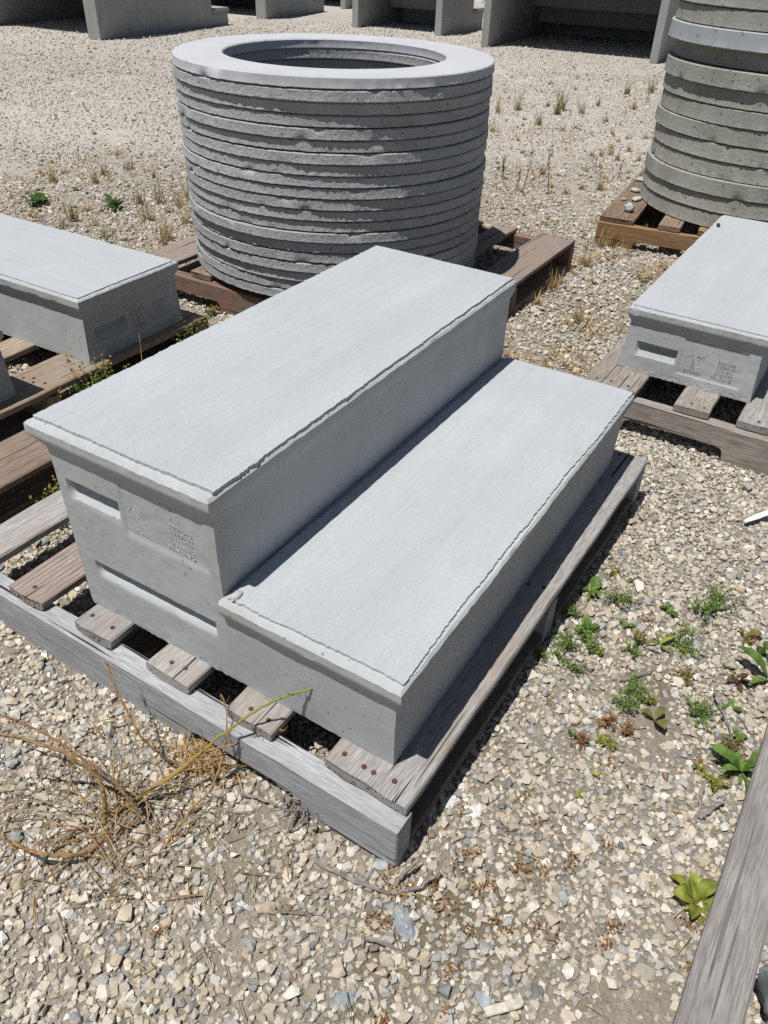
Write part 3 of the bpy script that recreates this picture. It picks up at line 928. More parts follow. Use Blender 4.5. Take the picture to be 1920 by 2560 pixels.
def ring_stack(base, top, z0, z1, count, Ro, Ri, mats, group, lab, seed, shifts=None, jit=0.004, shk=1.0):
    rnd = random.Random(seed)
    th = (z1 - z0) / count
    for i in range(count):
        f = (i + 0.5) / count
        x = base[0] + (top[0] - base[0]) * f + rnd.gauss(0, jit)
        y = base[1] + (top[1] - base[1]) * f + rnd.gauss(0, jit)
        if shifts:
            x += shifts[i][0] * shk
            y += shifts[i][1] * shk
        V, F = ring_mesh(Ro * rnd.uniform(0.996, 1.003), Ri * rnd.uniform(0.996, 1.004), th - 0.0012, seed + i * 3.7)
        fromtop = count - i
        o = mesh_obj('concrete_ring', V, F, M[mats(fromtop)], None, (x, y, z0 + th * i + 0.0004), (R(rnd.uniform(-0.05, 0.05)), R(rnd.uniform(-0.05, 0.05)), rnd.uniform(0, 6.28)), smooth=28)
        tag(o, lab(fromtop), 'concrete ring', group)
MID_SH = [(0.0, 0.0)] * 20
MID_SH = [(0, 0), (-0.003, 0.0), (0.002, 0.003), (0.0, -0.004), (-0.004, -0.006), (0.004, -0.002), (0.0, -0.008), (-0.004, 0.004), (0.002, 0.0), (0.0, -0.004), (0.004, 0.003), (-0.006, -0.002), (-0.003, 0.0), (0.010, -0.004), (-0.002, 0.004), (-0.002, 0.0), (-0.002, 0.0), (-0.006, 0.008), (0.0, -0.006), (0.002, -0.002)]
def lab_mid(k):
    if k == 1:
        return 'pale-topped flat concrete ring lying uppermost on the tall central stack'
    if k == 20:
        return 'lowest flat concrete ring of the central stack, resting on the red-edged pallet'
    return 'thin grey concrete ring, %s from the top of the central stack' % ordn(k)
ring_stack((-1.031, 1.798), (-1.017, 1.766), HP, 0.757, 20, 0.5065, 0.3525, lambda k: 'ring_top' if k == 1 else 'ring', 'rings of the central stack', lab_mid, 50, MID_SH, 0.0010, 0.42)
px = 0.0021
RS = [(0, 0), (-0.003, 0), (-0.006, 0), (0.001, 0), (0.0, 0), (-0.005, 0), (0.003, 0.0), (0.006, 0.0), (-0.008, -0.01), (0.006, 0.02), (-0.020, -0.015), (-0.008, 0), (-0.016, 0), (-0.012, 0), (-0.014, 0)]
def lab_right(k):
    i = 16 - k
    if i == 1:
        return 'lowest weathered concrete ring of the right-hand stack, on the orange-brown pallet'
    if i == 11:
        return 'smooth bluish concrete ring jutting out of the right-hand stack near the top edge'
    return 'weathered olive-grey concrete ring, %s from the bottom of the right-hand stack' % ordn(i)
ring_stack((0.128, 3.455), (0.128, 3.445), HP, HP + 0.0635 * 15, 15, 0.509, 0.36, lambda k: 'ring_blue' if 16 - k == 11 else 'ring_old', 'rings of the right-hand stack', lab_right, 90, RS, 0.0015)

# ------------------------------------------------------------------ small things
FEATHER = [
    (0.435, 0.663, 0.042, 'g'),
    (0.592, 0.726, 0.06, 'g'),
    (0.611, 0.769, 0.05, 'g'),
    (0.572, 0.611, 0.055, 'g'),
    (0.389, 0.49, 0.042, 'g'),
    (0.426, 0.514, 0.042, 'g'),
    (0.391, 0.448, 0.024, 'g'),
    (0.364, 0.44, 0.018, 'g'),
    (0.499, 0.577, 0.032, 'o'),
    (0.502, 0.541, 0.026, 'g'),
    (0.537, 0.409, 0.036, 'g'),
    (0.535, 0.452, 0.036, 'g'),
    (0.648, 0.459, 0.048, 'g'),
    (0.605, 0.535, 0.024, 'o'),
    (0.428, 0.446, 0.022, 'g'),
    (0.364, 0.579, 0.032, 'g'),
    (0.399, 0.739, 0.018, 'y'),
    (0.529, 0.315, 0.024, 'y'),
    (0.551, 0.36, 0.022, 'b'),
    (0.518, 0.362, 0.026, 'b'),
    (0.703, 0.333, 0.03, 'y'),
    (0.451, 0.503, 0.016, 'y'),
    (0.492, 0.294, 0.022, 'b'),
    (0.688, 0.688, 0.02, 'b'),
    (0.563, 0.442, 0.02, 'y'),
    (0.706, 0.427, 0.025, 'o'),
]
ROSETTE = [
    (0.375, 0.659, 0.048, 9, 'g', 1),
    (0.409, 0.552, 0.034, 8, 'g', 0),
    (0.471, 0.605, 0.022, 5, 'g', 0),
    (0.528, 0.696, 0.028, 5, 'g', 0),
    (0.538, 0.588, 0.052, 4, 'y', 1),
    (0.583, 0.409, 0.04, 3, 'o', 0),
    (0.671, 0.707, 0.04, 3, 'o', 0),
    (0.686, 0.578, 0.03, 9, 'r', 0),
    (0.735, 0.612, 0.1, 4, 'g', 1),
    (0.733, 0.383, 0.078, 10, 'g', 1),
    (0.689, 0.507, 0.024, 5, 'g', 0),
    (0.713, 0.446, 0.028, 5, 'g', 0),
    (0.659, 0.607, 0.016, 4, 'g', 0),
    (0.672, 0.351, 0.022, 4, 'y', 0),
    (0.475, 0.301, 0.02, 4, 'd', 0),
    (0.58, 0.256, 0.022, 2, 'g', 0),
    (0.442, 0.74, 0.015, 4, 'g', 0),
    (0.719, 0.68, 0.04, 5, 'd', 0),
    (0.525, 0.197, 0.016, 4, 'y', 0),
    (0.537, 0.247, 0.013, 3, 'y', 0),
    (0.459, 0.236, 0.014, 3, 'g', 0),
    (0.723, 0.125, 0.052, 11, 'y', 0),
]
TUFT_LEFT = [
    (-2.703, 1.788, 0.09, 'o'),
    (-3.014, 2.203, 0.04, 's'),
    (-2.924, 2.058, 0.109, 's'),
    (-2.827, 2.292, 0.133, 'o'),
    (-2.822, 2.46, 0.129, 'o'),
    (-2.592, 2.42, 0.08, 's'),
    (-2.359, 1.695, 0.114, 'o'),
    (-2.43, 1.828, 0.047, 's'),
    (-2.517, 1.618, 0.04, 'o'),
    (-2.123, 1.902, 0.151, 's'),
    (-2.262, 2.112, 0.171, 'o'),
    (-2.196, 2.244, 0.186, 's'),
    (-2.315, 2.044, 0.133, 'o'),
    (-3.607, 2.925, 0.027, 's'),
    (-3.111, 2.652, 0.022, 's'),
    (-3.243, 2.882, 0.019, 's'),
    (-3.28, 2.379, 0.021, 's'),
    (-1.866, 1.754, 0.11, 's'),
    (-1.957, 1.963, 0.098, 's'),
    (-2.752, 2.167, 0.097, 's'),
    (-2.239, 1.7, 0.068, 's'),
    (-2.326, 1.61, 0.05, 'o'),
    (-1.845, 1.711, 0.082, 's'),
    (-3.09, 2.109, 0.053, 's'),
    (-2.143, 2.129, 0.097, 's'),
    (-2.138, 2.033, 0.036, 's'),
    (-1.886, 1.95, 0.091, 's'),
]
TUFT_MID = [
    (-1.67, 5.681, 0.203, 'g'),
    (-1.592, 5.059, 0.109, 'g'),
    (-1.635, 5.515, 0.132, 'g'),
    (-1.509, 5.684, 0.126, 'o'),
    (-1.916, 5.458, 0.184, 'o'),
    (-1.994, 5.274, 0.165, 'o'),
    (-1.514, 6.794, 0.104, 'g'),
    (-1.363, 6.973, 0.162, 'g'),
    (-1.513, 6.062, 0.079, 'o'),
    (-1.816, 5.785, 0.043, 'g'),
    (-2.199, 6.785, 0.039, 'o'),
    (-1.933, 6.691, 0.048, 'o'),
    (-2.138, 7.263, 0.031, 'o'),
    (-1.744, 5.176, 0.032, 'g'),
    (-1.743, 4.644, 0.06, 's'),
    (-1.495, 4.51, 0.036, 's'),
    (-1.665, 4.969, 0.031, 's'),
    (-2.188, 5.885, 0.027, 's'),
    (-1.258, 5.504, 0.056, 's'),
    (-1.25, 6.122, 0.078, 's'),
    (-1.059, 5.058, 0.06, 's'),
    (-0.968, 4.899, 0.044, 's'),
    (-0.825, 4.681, 0.07, 'o'),
    (-0.954, 5.039, 0.037, 's'),
    (-0.944, 4.697, 0.057, 's'),
    (-0.918, 4.454, 0.062, 's'),
    (-0.887, 4.517, 0.069, 's'),
    (-0.826, 4.151, 0.046, 's'),
    (-0.972, 4.409, 0.041, 's'),
    (-0.663, 3.688, 0.078, 's'),
    (-1.022, 3.77, 0.082, 's'),
    (-0.785, 3.51, 0.053, 's'),
    (-0.631, 3.016, 0.032, 's'),
    (-0.665, 2.938, 0.042, 's'),
    (-1.295, 6.65, 0.037, 's'),
    (-1.344, 5.132, 0.046, 's'),
    (-1.383, 5.004, 0.046, 's'),
    (-0.746, 3.648, 0.042, 's'),
    (-1.282, 4.221, 0.041, 's'),
    (-1.331, 4.199, 0.027, 's'),
    (-1.164, 4.248, 0.041, 's'),
    (-0.703, 4.49, 0.047, 's'),
    (-0.659, 4.16, 0.039, 's'),
    (-0.859, 5.142, 0.045, 's'),
    (-0.339, 2.792, 0.1, 's'),
    (-0.282, 2.872, 0.08, 's'),
    (-0.305, 2.836, 0.065, 's'),
    (-0.391, 2.717, 0.059, 's'),
    (-0.114, 2.91, 0.06, 's'),
    (-1.052, 3.715, 0.037, 's'),
    (-0.895, 3.584, 0.036, 's'),
    (-0.805, 4.406, 0.061, 's'),
    (-0.86, 4.026, 0.032, 's'),
    (-0.716, 3.929, 0.056, 's'),
]
TUFT_NEAR = [
    (-0.326, 2.198, 0.099, 's'),
    (-0.142, 1.976, 0.08, 's'),
    (-0.316, 2.524, 0.084, 's'),
    (-0.323, 2.033, 0.057, 's'),
    (-0.326, 2.281, 0.05, 's'),
    (-0.227, 2.355, 0.04, 's'),
    (-0.335, 2.417, 0.031, 's'),
    (-0.165, 1.925, 0.018, 's'),
]
STALK = [
    (-1.165, 3.564, 0.105, 'leafy'),
    (-1.009, 3.383, 0.112, 'dry'),
    (-1.003, 3.469, 0.132, 'dry'),
    (-0.855, 3.441, 0.194, 'red'),
    (-0.659, 3.946, 0.112, 'dry'),
]
FIELD_ROSETTE = [
    (-2.361, 1.934, 0.075, 14, 'd', 1),
    (-2.675, 1.759, 0.06, 12, 'd', 0),
    (-2.735, 2.034, 0.03, 6, 'g', 0),
]
FIELD_FEATHER = [
    (-2.072, 1.617),
]
STEMS = [
    ('t', 0.0042, [(-0.056, -0.237, 0.0), (-0.053, -0.23, 0.03), (-0.053, -0.224, 0.06), (-0.063, -0.218, 0.085), (-0.08, -0.221, 0.11), (-0.115, -0.231, 0.13), (-0.155, -0.251, 0.15), (-0.186, -0.269, 0.16), (-0.219, -0.286, 0.165)]),
    ('b', 0.0034, [(-0.039, -0.244, 0.002), (-0.027, -0.23, 0.008), (-0.013, -0.21, 0.015), (-0.01, -0.203, 0.03), (-0.029, -0.203, 0.05), (-0.054, -0.201, 0.07), (-0.084, -0.207, 0.09), (-0.116, -0.213, 0.105), (-0.148, -0.218, 0.12), (-0.193, -0.227, 0.13), (-0.231, -0.24, 0.14), (-0.277, -0.252, 0.14)]),
    ('t', 0.0042, [(-0.04, -0.243, 0.003), (-0.036, -0.269, 0.01), (-0.039, -0.289, 0.02), (-0.053, -0.313, 0.035), (-0.076, -0.331, 0.05), (-0.103, -0.34, 0.06), (-0.121, -0.345, 0.07), (-0.163, -0.353, 0.08)]),
    ('y', 0.0031, [(-0.062, -0.222, 0.002), (-0.037, -0.188, 0.02), (-0.01, -0.154, 0.045), (0.015, -0.119, 0.07), (0.027, -0.109, 0.09), (0.048, -0.08, 0.115), (0.07, -0.053, 0.14), (0.092, -0.026, 0.16), (0.118, -0.005, 0.178), (0.146, 0.011, 0.195), (0.177, 0.032, 0.21), (0.197, 0.036, 0.21)]),
    ('t', 0.0024, [(-0.06, -0.224, 0.0), (-0.034, -0.177, 0.02), (-0.005, -0.123, 0.045), (0.01, -0.095, 0.06), (0.051, -0.063, 0.08), (0.078, -0.042, 0.095), (0.098, -0.026, 0.105), (0.114, -0.013, 0.105)]),
    ('b', 0.0024, [(0.011, -0.077, 0.002), (-0.002, -0.095, 0.01), (-0.026, -0.112, 0.03), (-0.05, -0.125, 0.06), (-0.07, -0.129, 0.08), (-0.083, -0.127, 0.095), (-0.12, -0.114, 0.12), (-0.147, -0.104, 0.14), (-0.169, -0.09, 0.15)]),
    ('t', 0.0019, [(0.044, -0.22, 0.002), (0.05, -0.163, 0.03), (0.06, -0.124, 0.05), (0.044, -0.074, 0.07), (0.041, -0.059, 0.1), (0.022, -0.038, 0.13), (0.01, -0.034, 0.14)]),
    ('t', 0.0016, [(-0.088, -0.304, 0.004), (-0.069, -0.275, 0.008), (-0.05, -0.252, 0.01)]),
    ('t', 0.0016, [(0.044, -0.217, 0.004), (0.055, -0.189, 0.01), (0.061, -0.154, 0.02)]),
    ('w', 0.0014, [(-0.088, -0.184, 0.004), (-0.036, -0.224, 0.03), (-0.015, -0.249, 0.02)]),
    ('w', 0.0014, [(-0.08, -0.192, 0.004), (-0.035, -0.198, 0.01), (0.014, -0.201, 0.004), (0.035, -0.2, 0.004)]),
]
TWIGS = [
    ('twigA', [(0.0042, [(0.243, -0.113, 0.006), (0.295, -0.109, 0.01), (0.349, -0.098, 0.01), (0.358, -0.095, 0.006)]), (0.0036, [(0.357, -0.094, 0.006), (0.39, -0.065, 0.012), (0.393, -0.044, 0.024)]), (0.003, [(0.39, -0.065, 0.012), (0.406, -0.038, 0.02)]), (0.004, [(0.357, -0.084, 0.01), (0.362, -0.067, 0.018), (0.371, -0.04, 0.03)])]),
    ('twigB', [(0.0034, [(0.363, -0.166, 0.012), (0.397, -0.155, 0.01), (0.436, -0.152, 0.006)]), (0.0028, [(0.359, -0.162, 0.01), (0.365, -0.176, 0.006)])]),
    ('twigC', [(0.0024, [(0.088, -0.022, 0.012), (0.123, -0.046, 0.01), (0.157, -0.069, 0.006)]), (0.003, [(0.083, -0.089, 0.008), (0.122, -0.078, 0.012), (0.16, -0.073, 0.008)]), (0.003, [(0.171, -0.03, 0.02), (0.171, -0.059, 0.02), (0.183, -0.1, 0.01)]), (0.0022, [(0.177, -0.033, 0.02), (0.192, -0.079, 0.018), (0.18, -0.099, 0.008)]), (0.0022, [(0.14, -0.051, 0.01), (0.165, -0.057, 0.012)]), (0.0018, [(0.188, -0.045, 0.01), (0.205, -0.04, 0.01)])]),
    ('twigD', [(0.0035, [(0.683, 0.307, 0.03), (0.691, 0.278, 0.014), (0.694, 0.26, 0.006)]), (0.0042, [(0.694, 0.259, 0.006), (0.707, 0.283, 0.012), (0.72, 0.305, 0.018)])]),
    ('twigE', [(0.0022, [(0.652, 0.519, 0.03), (0.683, 0.471, 0.02), (0.717, 0.418, 0.006)])]),
    ('twigF', [(0.0022, [(0.505, 0.461, 0.008), (0.522, 0.48, 0.012), (0.546, 0.513, 0.01)])]),
]
STONES = [
    (0.39, -0.116, 0.06, 0.03, 60, 'blue'),
    (0.376, -0.24, 0.039, 0.024, -15, 'blue'),
    (0.527, -0.144, 0.023, 0.022, 0, 'blue'),
    (0.323, -0.062, 0.029, 0.023, -20, 'blue'),
    (0.396, 0.084, 0.028, 0.043, 70, 'white'),
    (0.439, 0.08, 0.033, 0.018, 60, 'dark'),
    (0.505, 0.114, 0.024, 0.014, 40, 'blue'),
    (0.358, 0.079, 0.025, 0.031, 70, 'white'),
    (-0.216, -0.128, 0.025, 0.02, 0, 'blue'),
    (-0.055, -0.34, 0.023, 0.019, 20, 'pale'),
    (-0.081, -0.342, 0.024, 0.019, -40, 'dark'),
    (-0.134, -0.304, 0.024, 0.018, 0, 'blue'),
    (-0.225, -0.234, 0.033, 0.02, -20, 'tan'),
    (-0.337, -0.161, 0.033, 0.029, 20, 'grey'),
    (-0.096, -0.108, 0.022, 0.016, 0, 'blue'),
    (-0.112, -0.237, 0.018, 0.013, -20, 'white'),
    (0.22, -0.205, 0.027, 0.023, 0, 'tan'),
    (0.571, 0.158, 0.036, 0.013, 10, 'grey'),
    (0.628, 0.079, 0.028, 0.023, 10, 'grey'),
    (0.424, 0.777, 0.026, 0.022, 0, 'blue'),
    (0.441, 0.489, 0.024, 0.022, 0, 'tan'),
    (0.442, 0.348, 0.022, 0.025, 40, 'dark'),
    (0.49, 0.369, 0.031, 0.018, 0, 'blue'),
    (0.652, -0.001, 0.035, 0.016, 10, 'tan'),
    (0.71, 0.125, 0.019, 0.017, 0, 'white'),
    (-1.011, 4.132, 0.07, 0.033, 0, 'grey'),
    (-0.746, 3.401, 0.069, 0.032, 0, 'pale'),
]


class PB:
    """plant builder with per-face colour"""
    def __init__(self):
        self.v, self.f, self.c = [], [], []
    def tube(self, pts, r0, r1, col, n=4, colfn=None):
        pts = [Vector(p) for p in pts]
        o = len(self.v)
        m = len(pts)
        for i, p in enumerate(pts):
            d = (pts[min(i + 1, m - 1)] - pts[max(i - 1, 0)]).normalized()
            u = d.cross(Vector((0.31, 0.2, 0.93)))
            u = u.normalized() if u.length > 1e-4 else Vector((1, 0, 0))
            w = d.cross(u)
            r = r0 + (r1 - r0) * i / (m - 1)
            for k in range(n):
                a = 2 * math.pi * k / n
                self.v.append(p + (u * math.cos(a) + w * math.sin(a)) * r)
        for i in range(m - 1):
            for k in range(n):
                a, b = o + i * n + k, o + i * n + (k + 1) % n
                self.f.append((a, b, b + n, a + n))
                self.c.append(col if colfn is None else colfn(i / m))
        self.f.append(tuple(o + (m - 1) * n + k for k in range(n)))
        self.c.append(col)
    def blade(self, base, tip, width, bend, col, segs=3):
        base, tip = Vector(base), Vector(tip)
        d = tip - base
        s = d.cross(Vector((bend.x, bend.y, 0.3)))
        s = s.normalized() if s.length > 1e-5 else Vector((1, 0, 0))
        o = len(self.v)
        for i in range(segs + 1):
            f = i / segs
            p = base + d * f + bend * (f * f)
            w = width * (1 - f ** 1.6) * 0.5 + width * 0.05
            self.v += [p - s * w, p + s * w]
        for i in range(segs):
            k = o + 2 * i
            self.f.append((k, k + 1, k + 3, k + 2))
            self.c.append(tuple(x * (0.85 + 0.3 * i / segs) for x in col))
    def leaflet(self, p, d, ln, w, col, up=Vector((0, 0, 1))):
        s = d.cross(up)
        s = s.normalized() * w if s.length > 1e-4 else Vector((w, 0, 0))
        o = len(self.v)
        self.v += [p, p + d * ln * 0.5 + s, p + d * ln, p + d * ln * 0.5 - s]
        self.f.append((o, o + 1, o + 2, o + 3))
        self.c.append(col)
    def ball(self, p, r, col):
        o = len(self.v)
        self.v += [p + Vector(q) * r for q in ((1, 0, 0), (-1, 0, 0), (0, 1, 0), (0, -1, 0), (0, 0, 1.1), (0, 0, -0.8))]
        for a, b, c in ((0, 2, 4), (2, 1, 4), (1, 3, 4), (3, 0, 4), (2, 0, 5), (1, 2, 5), (3, 1, 5), (0, 3, 5)):
            self.f.append((o + a, o + b, o + c))
            self.c.append(col)
    def build(self, name, parent=None, loc=(0, 0, 0), mat='plant'):
        o = mesh_obj(name, self.v, self.f, M[mat], parent, loc)
        me = o.data
        at = me.attributes.new('Col', 'FLOAT_COLOR', 'FACE')
        if len(self.c) == len(me.polygons):
            at.data.foreach_set('color', np.c_[np.array(self.c), np.ones(len(self.c))].astype(np.float32).ravel())
        else:
            print('COLMISMATCH', name, len(self.c), len(me.polygons))
        return o

def vary(c, r, a=0.25):
    k = 1 + r.uniform(-a, a)
    return (c[0] * k * r.uniform(0.92, 1.08), c[1] * k, c[2] * k * r.uniform(0.9, 1.1))

def dcam(x, y):
    return math.hypot(x - CAM.x, y - CAM.y)

# --- feathery weeds: thing > stem, foliage
COLW = {'g': 'green', 'o': 'dull olive', 'y': 'yellowish', 'b': 'brown withered', 'd': 'dark green', 'r': 'reddish', 's': 'straw'}
def feathery(x, y, s, kind, label, group, seed, tall=1.0, flowers=0):
    r = random.Random(seed)
    t = thing('feathery_weed', label, 'weed', (x, y, 0), 0, group)
    st, fo = PB(), PB()
    base = LEAFC[kind]
    stems = int((8 + s * 170) * (2.2 if flowers and s > 0.05 else 1))
    for i in range(stems):
        a = r.uniform(0, 6.283)
        e = r.uniform(0.15, 1.25)
        ln = s * r.uniform(0.6, 1.1)
        d = Vector((math.cos(a) * math.cos(e), math.sin(a) * math.cos(e), math.sin(e) * tall))
        o = Vector((r.gauss(0, s * 0.12), r.gauss(0, s * 0.12), 0.004))
        pts = [o, o + d * ln * 0.5 + Vector((0, 0, s * 0.06)), o + d * ln + Vector((0, 0, s * 0.05))]
        st.tube(pts, 0.0009, 0.0005, vary((base[0] * 1.1, base[1] * 0.8, base[2]), r), 3)
        for k in range(int(13 + s * 100)):
            f = r.uniform(0.25, 1.05)
            p = o + d * ln * f + Vector((0, 0, s * 0.06)) + Vector((r.gauss(0, 1), r.gauss(0, 1), r.gauss(0, 1))) * s * 0.05
            q = Vector((r.gauss(0, 1), r.gauss(0, 1), r.gauss(0.45, 0.8))).normalized()
            c = vary(base, r, 0.4)
            if r.random() < 0.12:
                c = (c[0] * 1.6, c[1] * 1.25, c[2])
            fo.leaflet(p, q, r.uniform(0.005, 0.0105) * (0.7 + s * 7), r.uniform(0.0009, 0.0017) * (0.7 + s * 6), c)
        if flowers and r.random() < flowers:
            for _ in range(3):
                p = o + d * ln * r.uniform(0.9, 1.12) + Vector((r.gauss(0, .006), r.gauss(0, .006), s * 0.08 + r.uniform(0, .008)))
                fo.ball(p, r.uniform(0.0026, 0.0042), vary((0.36, 0.27, 0.075), r, 0.4))
    st.build('stem', t)
    fo.build('foliage', t)
    return t

order = sorted(range(len(FEATHER)), key=lambda i: dcam(FEATHER[i][0], FEATHER[i][1]))
for n, i in enumerate(order):
    x, y, s, k = FEATHER[i]
    s *= 0.86
    feathery(x, y, s, k, '%s feathery weed on gravel right of front pallet, %s nearest of these' % (COLW[k], ordn(n + 1)), 'feathery weeds right of the front pallet', 200 + i)
for i, (x, y) in enumerate(FIELD_FEATHER):
    feathery(x, y, 0.05, 'g', 'small bushy green weed in gravel behind the left block', None, 260 + i)
feathery(-0.955, 0.565, 0.095, 'd', 'flowering weed with yellowish heads beside the near corner of left block', 'yellow-headed weeds in the gap', 271, tall=1.9, flowers=0.9)
feathery(-0.95, 0.655, 0.07, 'd', 'smaller yellow-headed weed just behind the flowering one by left block', 'yellow-headed weeds in the gap', 275, tall=2.0, flowers=0.8)
feathery(-0.94, 0.965, 0.085, 'd', 'flowering weed at the far end of left block pallet', 'yellow-headed weeds in the gap', 272, tall=1.7, flowers=0.9)
feathery(-0.70, 0.235, 0.055, 'd', 'small weed with pale buds between boards of front pallet at left', 'yellow-headed weeds in the gap', 273, tall=1.7, flowers=0.7)
feathery(-1.19, 1.27, 0.03, 'o', 'tiny yellowish weed under the red-edged pallet', None, 274, flowers=0.5)

# --- rosettes: thing > leaf, leaf.001, ...
def leaf_data(ln, w, toothed, seed):
    r = random.Random(seed)
    V, F = [], []
    n = 9
    for i in range(n + 1):
        f = i / n
        wd = w * max(0.10, math.sin(math.pi * min(1, 0.02 + 0.98 * f ** 1.45)) ** 0.8)
        if toothed:
            wd *= 1.0 + (0.12 if i % 2 else -0.1)
        if f == 1:
            wd = w * 0.06
        z = ln * (0.30 * math.sin(f * 2.2) - 0.12 * f * f)
        V += [(f * ln, -wd, z + wd * 0.35), (f * ln, 0, z - 0.0004), (f * ln, wd, z + wd * 0.35)]
    for i in range(n):
        k = 3 * i
        F += [(k, k + 1, k + 4, k + 3), (k + 1, k + 2, k + 5, k + 4)]
    return V, F
def rosette(x, y, s, n, kind, toothed, label, group, seed):
    r = random.Random(seed)
    t = thing('leafy_weed', label, 'weed', (x, y, 0.002), 0, group)
    V, F = leaf_data(s, s * (0.13 if toothed else 0.25), toothed, seed)
    me = bpy.data.meshes.new('leaf')
    me.from_pydata(V, [], F)
    me.shade_smooth()
    me.materials.append(M['leaf_' + kind])
    a0 = r.uniform(0, 6.28)
    n = n if n < 5 else int(n * 1.5)
    for i in range(n):
        o = bpy.data.objects.new('leaf', me)
        a = a0 + 6.283 * i / n + r.uniform(-0.3, 0.3)
        k = r.uniform(0.42, 1.08)
        o.rotation_euler = (r.uniform(-0.35, 0.35), r.uniform(-0.55, 0.12), a)
        o.scale = (k, k * r.uniform(0.8, 1.2), k)
        o.location = (0, 0, r.uniform(0.001, 0.005))
        link(o, t)
    return t
order = sorted(range(len(ROSETTE)), key=lambda i: dcam(ROSETTE[i][0], ROSETTE[i][1]))
for n, i in enumerate(order):
    x, y, s, k_, kind, tt = ROSETTE[i]
    sc_ = 0.84
    if i == len(ROSETTE) - 1:
        lb = 'yellow-green leafy rosette against the grey board at lower right'
    elif s > 0.09:
        lb = 'large long-leaved green weed cut off by the right edge'
    elif s > 0.07:
        lb = 'big toothed green rosette touching the foreground board at right'
    else:
        lb = '%s %s-leaved weed seedling on gravel at right, %s nearest of these' % (COLW[kind], {2: 'two', 3: 'three', 4: 'four', 5: 'few'}.get(k_, 'many'), ordn(n + 1))
    rosette(x, y, s * sc_, k_, kind, tt, lb, 'leafy weeds on the right-hand gravel', 300 + i)
for i, (x, y, s, k_, kind, tt) in enumerate(FIELD_ROSETTE):
    rosette(x, y, s, k_, kind, tt, ['dark green flat rosette in the gravel behind the left block', 'brown-green ragged rosette at far left behind the left block', 'small upright bright green weed behind the left block'][i], 'leafy weeds behind the left block', 340 + i)
rosette(-0.535, 0.10, 0.05, 4, 'g', 0, 'green leaves growing up between the front pallet boards at left', None, 350)

# --- grass tufts
TC = {'s': (0.52, 0.39, 0.21), 'o': (0.33, 0.28, 0.145), 'g': (0.19, 0.215, 0.085)}
def tuft(x, y, h, kind, label, group, seed, dense=1.0, spread=0.35):
    r = random.Random(seed)
    wide = 0.75 + 0.14 * min(dcam(x, y), 6.0)
    b = PB()
    h = max(h, 0.022)
    n = int(r.uniform(18, 34) * dense)
    for i in range(n):
        a = r.uniform(0, 6.283)
        rad = r.uniform(0, 0.012 + h * 0.12)
        p = Vector((math.cos(a) * rad, math.sin(a) * rad, 0))
        hh = h * (r.uniform(0.7, 1.15) if r.random() < 0.35 else r.uniform(0.2, 0.6))
        ln = r.gauss(0, spread) * hh
        a2 = r.uniform(0, 6.283)
        tip = p + Vector((math.cos(a2) * abs(ln), math.sin(a2) * abs(ln), hh))
        bend = Vector((math.cos(a2), math.sin(a2), -0.35)) * hh * r.uniform(0, 0.35)
        c = TC[kind] if r.random() < 0.7 else TC['s']
        b.blade(p, tip, r.uniform(0.0016, 0.0032) * wide, bend, vary(c, r, 0.3))
        if h > 0.07 and r.random() < 0.35:      # seed head
            for q in range(4):
                pp = tip + bend - (tip - p).normalized() * q * 0.006
                b.leaflet(pp, (tip - p).normalized(), 0.009, 0.0016, vary((0.33, 0.24, 0.13), r))
    o = b.build('grass_tuft', None, (x, y, 0))
    o.rotation_euler[2] = 0.0
    return tag(o, label, 'grass tuft', group)
DK = {'s': 'straw-coloured', 'o': 'olive-tinged', 'g': 'greenish'}
for lst, where, grp, sd_ in ((TUFT_LEFT, 'behind the left block', 'grass tufts behind the left block', 400), (TUFT_MID, 'between the two ring stacks', 'grass tufts between the ring stacks', 500), (TUFT_NEAR, 'right of the red-edged pallet', 'grass tufts right of the red-edged pallet', 600)):
    order = sorted(range(len(lst)), key=lambda i: dcam(lst[i][0], lst[i][1]))
    for n, i in enumerate(order):
        x, y, h, k = lst[i]
        tuft(x, y, h, k, '%s %s grass tuft %s, %s nearest of these' % ('tall' if h > 0.1 else 'low' if h < 0.05 else 'thin', DK[k], where, ordn(n + 1)), grp, sd_ + i, (2.0 if k == 'g' or sd_ == 600 else 1.5), 0.55 if h < 0.06 else 0.3)
tuft(-0.612, 0.075, 0.09, 'g', 'long green grass blades rising beside a board of the front pallet', None, 690, 0.25, 0.8)
tuft(-0.93, 0.70, 0.16, 's', 'fine dry grass stalks against the corner of the left block', None, 691, 0.3, 0.3)
